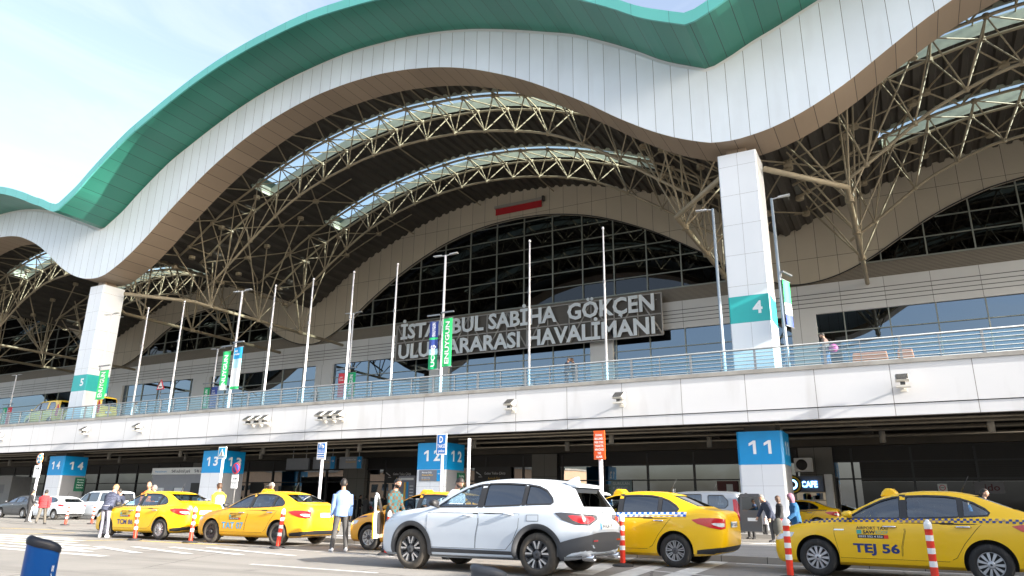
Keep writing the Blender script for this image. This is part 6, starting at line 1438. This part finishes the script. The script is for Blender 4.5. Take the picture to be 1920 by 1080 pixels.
    remesh(tp, 'jacket' if puff > .004 or coat else 'shirt', root, .013, 2); remesh(lg, 'trousers', root, .014, 3); sh.build('shoes', root)
    # hair
    if hairlen != 'bald':
        hm = MB(); n, kk = 18, 12; vs = []; lo_ = {'short': .68, 'long': .66, 'cap': .46, 'scarf': .80}[hairlen]
        for i in range(kk + 1):
            t = math.pi * lo_ * i / kk
            for j in range(n):
                a = 2 * math.pi * j / n; x, y, z = math.sin(t) * math.cos(a), math.sin(t) * math.sin(a), math.cos(t)
                fr_ = max(0, x); cut = 1.0
                if hairlen == 'short':
                    zm = .55 if x > .45 else (.55 - (.45 - x) / .35 * .62 if x > .1 else (-.07 if x > -.35 else -.62))
                    if z < zm: z = zm + (z - zm) * .08
                if hairlen in ('long', 'scarf') and fr_ > .55 and z < .5: z = .5 + (z - .5) * (.12 if hairlen == 'long' else .3)
                wob = 1 + .05 * math.sin(j * 3.3 + i * 2.1)
                e = {'short': .010, 'long': .02, 'cap': .016, 'scarf': .026}[hairlen]
                px, py, pz = (.098 + e * wob) * x - .006, (.076 + e * wob) * y, (.118 + e * wob) * z
                if hairlen in ('long', 'scarf') and z < -.1: px -= .03 * (-z); pz -= .12 * (-z - .1) * (1.6 if hairlen == 'long' else .8)
                vs.append(hc + H3 @ Vector((px, py, pz)))
        hm.add(vs, [(i * n + j, (i + 1) * n + j, (i + 1) * n + (j + 1) % n, i * n + (j + 1) % n) for i in range(kk) for j in range(n)], hair, True)
        if hairlen == 'cap': hm.add([hc + H3 @ Vector(v) for v in ((.085, -.06, .035), (.17, -.045, .02), (.17, .045, .02), (.085, .06, .035), (.085, -.06, .045), (.165, -.04, .032), (.165, .04, .032), (.085, .06, .045))], [(0, 1, 2, 3), (4, 7, 6, 5), (0, 4, 5, 1), (1, 5, 6, 2), (2, 6, 7, 3)], hair)
        hm.build({'cap': 'cap', 'scarf': 'headscarf'}.get(hairlen, 'hair'), root, fix=False)
    fc = MB()
    for s in (1, -1):
        ell(fc, hc + H3 @ Vector((.089, s * .031, .004)), (.008, .012, .007), dark_m, H3, 8, 6)
        fc.add([hc + H3 @ Vector(v) for v in ((.097, s * .016, .022), (.087, s * .05, .024), (.086, s * .05, .031), (.097, s * .016, .030))], [(0, 1, 2, 3)], dark_m)
    fc.add([hc + H3 @ Vector(v) for v in ((.099, -.02, -.062), (.099, .02, -.062), (.098, .018, -.054), (.102, 0, -.052), (.098, -.018, -.054))], [(0, 1, 2, 3, 4)], mat('lips', (.3, .12, .1), .5))
    fc.build('face_details', root, fix=False)
    if beard:
        bm_ = MB(); vs = []
        for i in range(7):
            t = math.pi * (.58 + .36 * i / 6)
            for j in range(11):
                a = R(-100 + 20 * j); x, y, z = math.sin(t) * math.cos(a), math.sin(t) * math.sin(a), math.cos(t)
                py = .082 * y * (1 - .28 * z * z); px = .104 * x * (1 - .16 * z * z) + (.014 * -z if x > 0 else 0); vs.append(hc + H3 @ Vector((px, py, .123 * z)))
        bm_.add(vs, [(i * 11 + j, (i + 1) * 11 + j, (i + 1) * 11 + j + 1, i * 11 + j + 1) for i in range(6) for j in range(10)], hair, True); bm_.build('beard', root, fix=False)
    root['_'] = 0; del root['_']
    J['head'] = hc; J['pel'] = pel; J['T'] = T_
    return root, J
hk, hbr, hgr, hbl = mat('hair_black', (.015, .012, .01), .6, var=.3, scale=30), mat('hair_brown', (.06, .03, .016), .6, var=.3, scale=30), mat('hair_grey', (.15, .14, .13), .7, var=.2, scale=30), mat('hair_fair', (.28, .17, .09), .6, var=.3, scale=30)
blk, nvy, gryc, lgr = cloth('black', (.018, .018, .02)), cloth('navy', (.02, .026, .05)), cloth('dark_grey', (.06, .058, .058)), cloth('pale_grey', (.27, .26, .315))
wsh, lbl, redc, khk = cloth('white', (.62, .64, .70)), cloth('light_blue', (.17, .265, .50)), cloth('red', (.55, .03, .03)), cloth('khaki', (.10, .09, .075))
oran, yelc, tealc, blc = cloth('orange', (.75, .18, .03)), cloth('yellow', (.8, .58, .02)), cloth('teal', (.03, .16, .2)), cloth('blue', (.01, .08, .19))
shw, shb = mat('shoe_white', (.7, .7, .7), .6), mat('shoe_black', (.02, .02, .022), .5)
puffr = cloth('red_quilt', (.6, .035, .04)); nt = puffr.node_tree
w_ = nt.nodes.new('ShaderNodeTexWave'); w_.wave_type = 'BANDS'; w_.bands_direction = 'Z'; w_.inputs['Scale'].default_value = 3.2; tc_ = nt.nodes.new('ShaderNodeTexCoord'); nt.links.new(tc_.outputs['Object'], w_.inputs[0])
bp_ = nt.nodes.new('ShaderNodeBump'); bp_.inputs['Strength'].default_value = .9; bp_.inputs['Distance'].default_value = .03; nt.links.new(w_.outputs[0], bp_.inputs['Height']); nt.links.new(bp_.outputs[0], nt.nodes['Principled BSDF'].inputs['Normal'])
def pattern(name, c1, c2, kind):
    M = cloth(name, c1); nt = M.node_tree; b = nt.nodes['Principled BSDF']; tc = nt.nodes.new('ShaderNodeTexCoord')
    if kind == 'camo':
        n = nt.nodes.new('ShaderNodeTexNoise'); n.inputs['Scale'].default_value = 9; n.inputs['Detail'].default_value = 3; n.inputs['Distortion'].default_value = 1.5; mp = nt.nodes.new('ShaderNodeMapping'); mp.inputs['Scale'].default_value = (1, 1, 2.6); nt.links.new(tc.outputs['Object'], mp.inputs[0]); nt.links.new(mp.outputs[0], n.inputs[0])
        r = nt.nodes.new('ShaderNodeMapRange'); r.inputs[1].default_value = .47; r.inputs[2].default_value = .53; nt.links.new(n.outputs[0], r.inputs[0]); fac = r.outputs[0]
    else:
        n = nt.nodes.new('ShaderNodeTexChecker'); n.inputs['Scale'].default_value = 13; nt.links.new(tc.outputs['Object'], n.inputs[0]); fac = n.outputs[1]
    m_ = nt.nodes.new('ShaderNodeMix'); m_.data_type = 'RGBA'; m_.inputs[6].default_value = (*c1, 1); m_.inputs[7].default_value = (*c2, 1); nt.links.new(fac, m_.inputs[0]); nt.links.new(m_.outputs[2], b.inputs['Base Color']); return M
camo = pattern('camouflage', (.02, .024, .05), (.06, .07, .11), 'camo'); plaid = pattern('teal_plaid', (.008, .075, .09), (.07, .035, .015), 'check')
def hd(px, py, H, z0=0.0): v = G(px, py, z0 + H); return (v.x, v.y)
AW = lambda px: math.degrees(math.atan2(ray(px, 940).y, ray(px, 940).x))     # facing straight away from the viewer

f_ = G(635, 1034.5); person((f_.x, f_.y), AW(635) + 8, 1.77, 'man in a pale blue shirt and dark trousers standing with his back turned', lbl, gryc, shw, hk, lean=-2, armL=(4, 9, 12), armR=(2, 9, 10), legL=(2, 6, 3), legR=(-1, 5, 2), head=(-6, 4), detail=True)
f_ = G(192, 1008); person((f_.x, f_.y), AW(192) - 38, 1.74, 'fair haired man in a camouflage sweater and pale trousers leaning on a taxi', camo, lgr, shw, hbl, skin_b, lean=16, armL=(20, 6, 30), armR=(38, 14, 32), legL=(8, 4, 6), legR=(2, 5, 4), head=(-10, 10), detail=True, puff=.006)
f_ = G(75, 983); person((f_.x, f_.y), AW(75) - 12, 1.72, 'man in a red quilted jacket walking away beside the round sign', puffr, khk, shb, hk, lean=3, armL=(20, 8, 50), armR=(-14, 12, 10), legL=(-16, 3, 18), legR=(20, 3, 8), fat=1.08, puff=.022)
f_ = G(50, 979); person((f_.x, f_.y), AW(50) - 75, 1.74, 'man in a dark uniform standing behind the pole of the round sign', blk, blk, shb, hk, armL=(10, 6, 40), armR=(12, 6, 60), legL=(3, 3, 2))
p_ = P(232, 915, 18.2); person((p_.x, 18.2), 200, p_.z, 'man in a dark jacket over a white shirt behind the hood of taxi TCM 86', nvy, blk, shb, hk, skin_b, lean=8, head=(10, 10), puff=.012, armL=(20, 6, 60), armR=(20, 6, 60))
p_ = P(282, 903, 18.0); person((p_.x, 18.0), 300, p_.z, 'bald man in an orange top behind the roof of taxi TCM 86', oran, blk, shb, hk, hairlen='bald')
p_ = P(293, 909, 18.5); person((p_.x, 18.5), 250, p_.z, 'man with pale hair next to the bald man behind taxi TCM 86', wsh, blk, shb, hgr, skin_b)
p_ = P(414, 903, 17.9); pr_, J_ = person((p_.x, 17.9), 168, p_.z, 'man in a yellow top and pale blue vest walking between two taxis', yelc, nvy, shb, hbr, skin_b, armL=(-18, 8, 20), armR=(22, 8, 30), legL=(18, 2, 6), legR=(-14, 2, 14), puff=.01)
mb = MB(); rings(mb, [(J_['T'](-.01, 0, z), Vector((1, 0, 0)), Vector((0, 1, 0)), b + .035, a + .028) for z, a, b in ((-.08, .172, .122), (.05, .172, .122), (.16, .155, .11), (.3, .17, .122), (.42, .15, .1))], cloth('vest_blue', (.4, .66, .75))); mb.build('vest', pr_)
p_ = P(512, 905, 19.2); person((p_.x, 19.2), 190, p_.z, 'man in a pale cap behind the roof sign of taxi TAT 07', nvy, blk, shb, cloth('cap_beige', (.5, .46, .4)), hairlen='cap')
p_ = hd(770, 899, 1.78); pl_, J_ = person((p_[0], 15.35), -8, 1.80, 'bearded man in a teal plaid shirt and sunglasses at the open taxi door', plaid, nvy, shb, hk, skin_b, lean=7, armL=(14, 8, 25), armR=(18, 8, 30), head=(-6, 6), beard=True, detail=True)
p_ = hd(852, 892, 1.78); person(p_, -12, 1.78, 'bearded balding man in a white shirt looking down behind the SUV bonnet', wsh, nvy, shb, hk, skin_b, lean=9, head=(-8, 22), beard=True, detail=True, armL=(16, 8, 40), armR=(18, 8, 40), fat=1.06)
f_ = G(1449, 1016.5); nvm, J_ = person((f_.x, f_.y), 212, 1.76, 'grey haired man in a navy jacket bending towards the van with a bag in hand', nvy, gryc, shb, hgr, skin_b, lean=21, armL=(4, 14, 30), armR=(46, 6, 6), legL=(4, 5, 4), legR=(-6, 4, 6), head=(16, 4), puff=.012, coat=.04, detail=True)
p_ = P(1403, 923, 31.9); person((p_.x, 31.9), 250, p_.z, 'young man in black standing behind the open van door', blk, blk, shb, hk, skin_b, lean=8, armL=(30, 6, 50), armR=(30, 6, 50), head=(0, 20))
f_ = G(1432, 1010); person((f_.x, f_.y + .5), 230, 1.66, 'woman with long fair hair in a pale coat behind the stooping man', cloth('beige_coat', (.5, .47, .48)), blk, shb, hbl, skin_b, hairlen='long', coat=.25, puff=.01)
f_ = G(1459, 1013.5); person((f_.x + .1, f_.y + .35), 210, 1.68, 'brown haired person in red trousers behind the stooping man', blk, redc, shw, hbr, skin_b, hairlen='long')
p_ = hd(1488, 925, 1.63); person((p_[0], p_[1]), 205, 1.63, 'woman in a mauve headscarf and long blue coat right of the stooping man', blc, blk, shb, cloth('mauve_scarf', (.26, .12, .17)), skin_b, hairlen='scarf', coat=.42, puff=.016, lean=6, armL=(20, 6, 40))
p_ = hd(1826, 914, 1.70); person((p_[0], 25), 10, 1.62, 'person in a white cap behind the nearest taxi', blc, blk, shb, cloth('cap_white', (.7, .7, .7)), hairlen='cap')
p_ = P(1841, 916, 26); person((p_.x, 26), -20, p_.z, 'dark haired man behind the nearest taxi beside the white cap', nvy, blk, shb, hk, skin_b)
Yc = 43.0
for px, py, Hh, lab, tm_, lm, hm, hl, ct, fc_ in ((667, 921, 1.62, 'woman in dark clothes at the left of the waiting group', nvy, blk, hbr, 'long', .1, 230), (688, 918, 1.68, 'woman in a long black quilted coat seen from behind in the waiting group', gryc, blk, hk, 'long', .42, 100), (676, 919, 1.7, 'dark figure half hidden by the long black coat', blk, blk, hk, 'short', 0, 20), (706, 923, 1.64, 'woman in a teal jacket over a white top in the waiting group', tealc, cloth('jeans', (.03, .06, .16)), hbr, 'long', 0, 285),
        (722, 921, 1.68, 'man in dark clothes right of the woman in the teal jacket', blk, gryc, hk, 'short', 0, 200), (745, 920, 1.74, 'man reading by the storefront doors', gryc, blk, hk, 'short', 0, 250), (655, 925, 1.72, 'person in navy beside the pole of the disabled parking sign', nvy, blk, hk, 'short', 0, 300)):
    p_ = P(px, py, Yc); person((p_.x, Yc), fc_, Hh, lab, tm_, lm, shb, hm, skin_b, z0=.15, hairlen=hl, coat=ct, puff=.012 if ct else 0, armL=(10, 6, 40), group=None); Yc += .25
    if Yc > 44: Yc = 42.6
for px, Hh, lab, tm_, lm, hm, fc_, yy, hl in ((1062, 1.72, 'grey haired man in a dark coat on the elevated road below the name sign', nvy, nvy, hgr, 20, 34.7, 'short'), (1077, 1.70, 'dark haired man beside the grey haired man on the elevated road', blk, blk, hbr, 200, 34.9, 'short'), (1552, 1.74, 'man in a brown jacket with a pink bag on the elevated road', cloth('brown_jacket', (.14, .10, .09)), cloth('jeans2', (.05, .09, .18)), hk, 175, 34.5, 'short'), (264, 1.7, 'person in pale clothes by the first flagpole on the elevated road', wsh, lgr, hbr, 20, 36.5, 'short'), (597, 1.7, 'person behind the railing left of the small red and green banners', gryc, blk, hbr, 180, 36.5, 'short')):
    b_ = P(px, 670 if px > 1500 else 690, yy); r_, J_ = person((b_.x, yy), fc_, Hh, lab, tm_, lm, shb, hm, skin_b, z0=DK, head=(0, 12), lean=6, armL=(14, 6, 50), puff=.01, hairlen=hl)
    if px == 1552:
        t = thing('shoulder_bag', (b_.x + .28, yy - .12, DK + .75), 'pink shoulder bag on the man with the brown jacket', 'bag'); mb = MB(); ell(mb, (0, 0, .2), (.2, .1, .2), mat('pink_bag', (.6, .05, .22), .6)); mb.build('pouch', t); mb = MB(); mb.tube([(.1, 0, .35), (-.1, .02, .6), (-.25, .05, .68)], .015, blk, 5); mb.build('strap', t)
# luggage by the van
mw = nvm.location; t = thing('holdall', (mw.x + .28, mw.y - .22, .42), 'olive grey holdall hanging from the hand of the stooping man', 'bag')
mb = MB(); ell(mb, (0, 0, .1), (.2, .15, .34), cloth('holdall', (.07, .07, .06))); mb.build('pouch', t); mb = MB(); mb.tube([(-.08, 0, .38), (0, 0, .5), (.08, 0, .38)], .014, blk, 6); mb.build('handle', t)
q = G(1433, 1005); t = thing('suitcase', (q.x, q.y - .1, .0), 'black upright suitcase between the van and the stooping man', 'suitcase')
mb = MB(); mb.box((-.24, -.13, .05), (.24, .13, .78), blk); mb.build('shell', t, bevel=.04); mb = MB(); mb.tube([(-.12, 0, .76), (-.12, 0, 1.02), (.12, 0, 1.02), (.12, 0, .76)], .012, rail_m, 6); mb.build('handle', t)
mb = MB(); mb.box((.02, -.14, .55), (.1, -.131, .62), oran); mb.build('tag', t)
mb = MB()
for sx in (-1, 1):
    for sy in (-1, 1): mb.lathe([(.03, -.015), (.03, .015)], rub, 10, 'Y', (sx * .18, sy * .08, .03))
mb.build('castors', t)
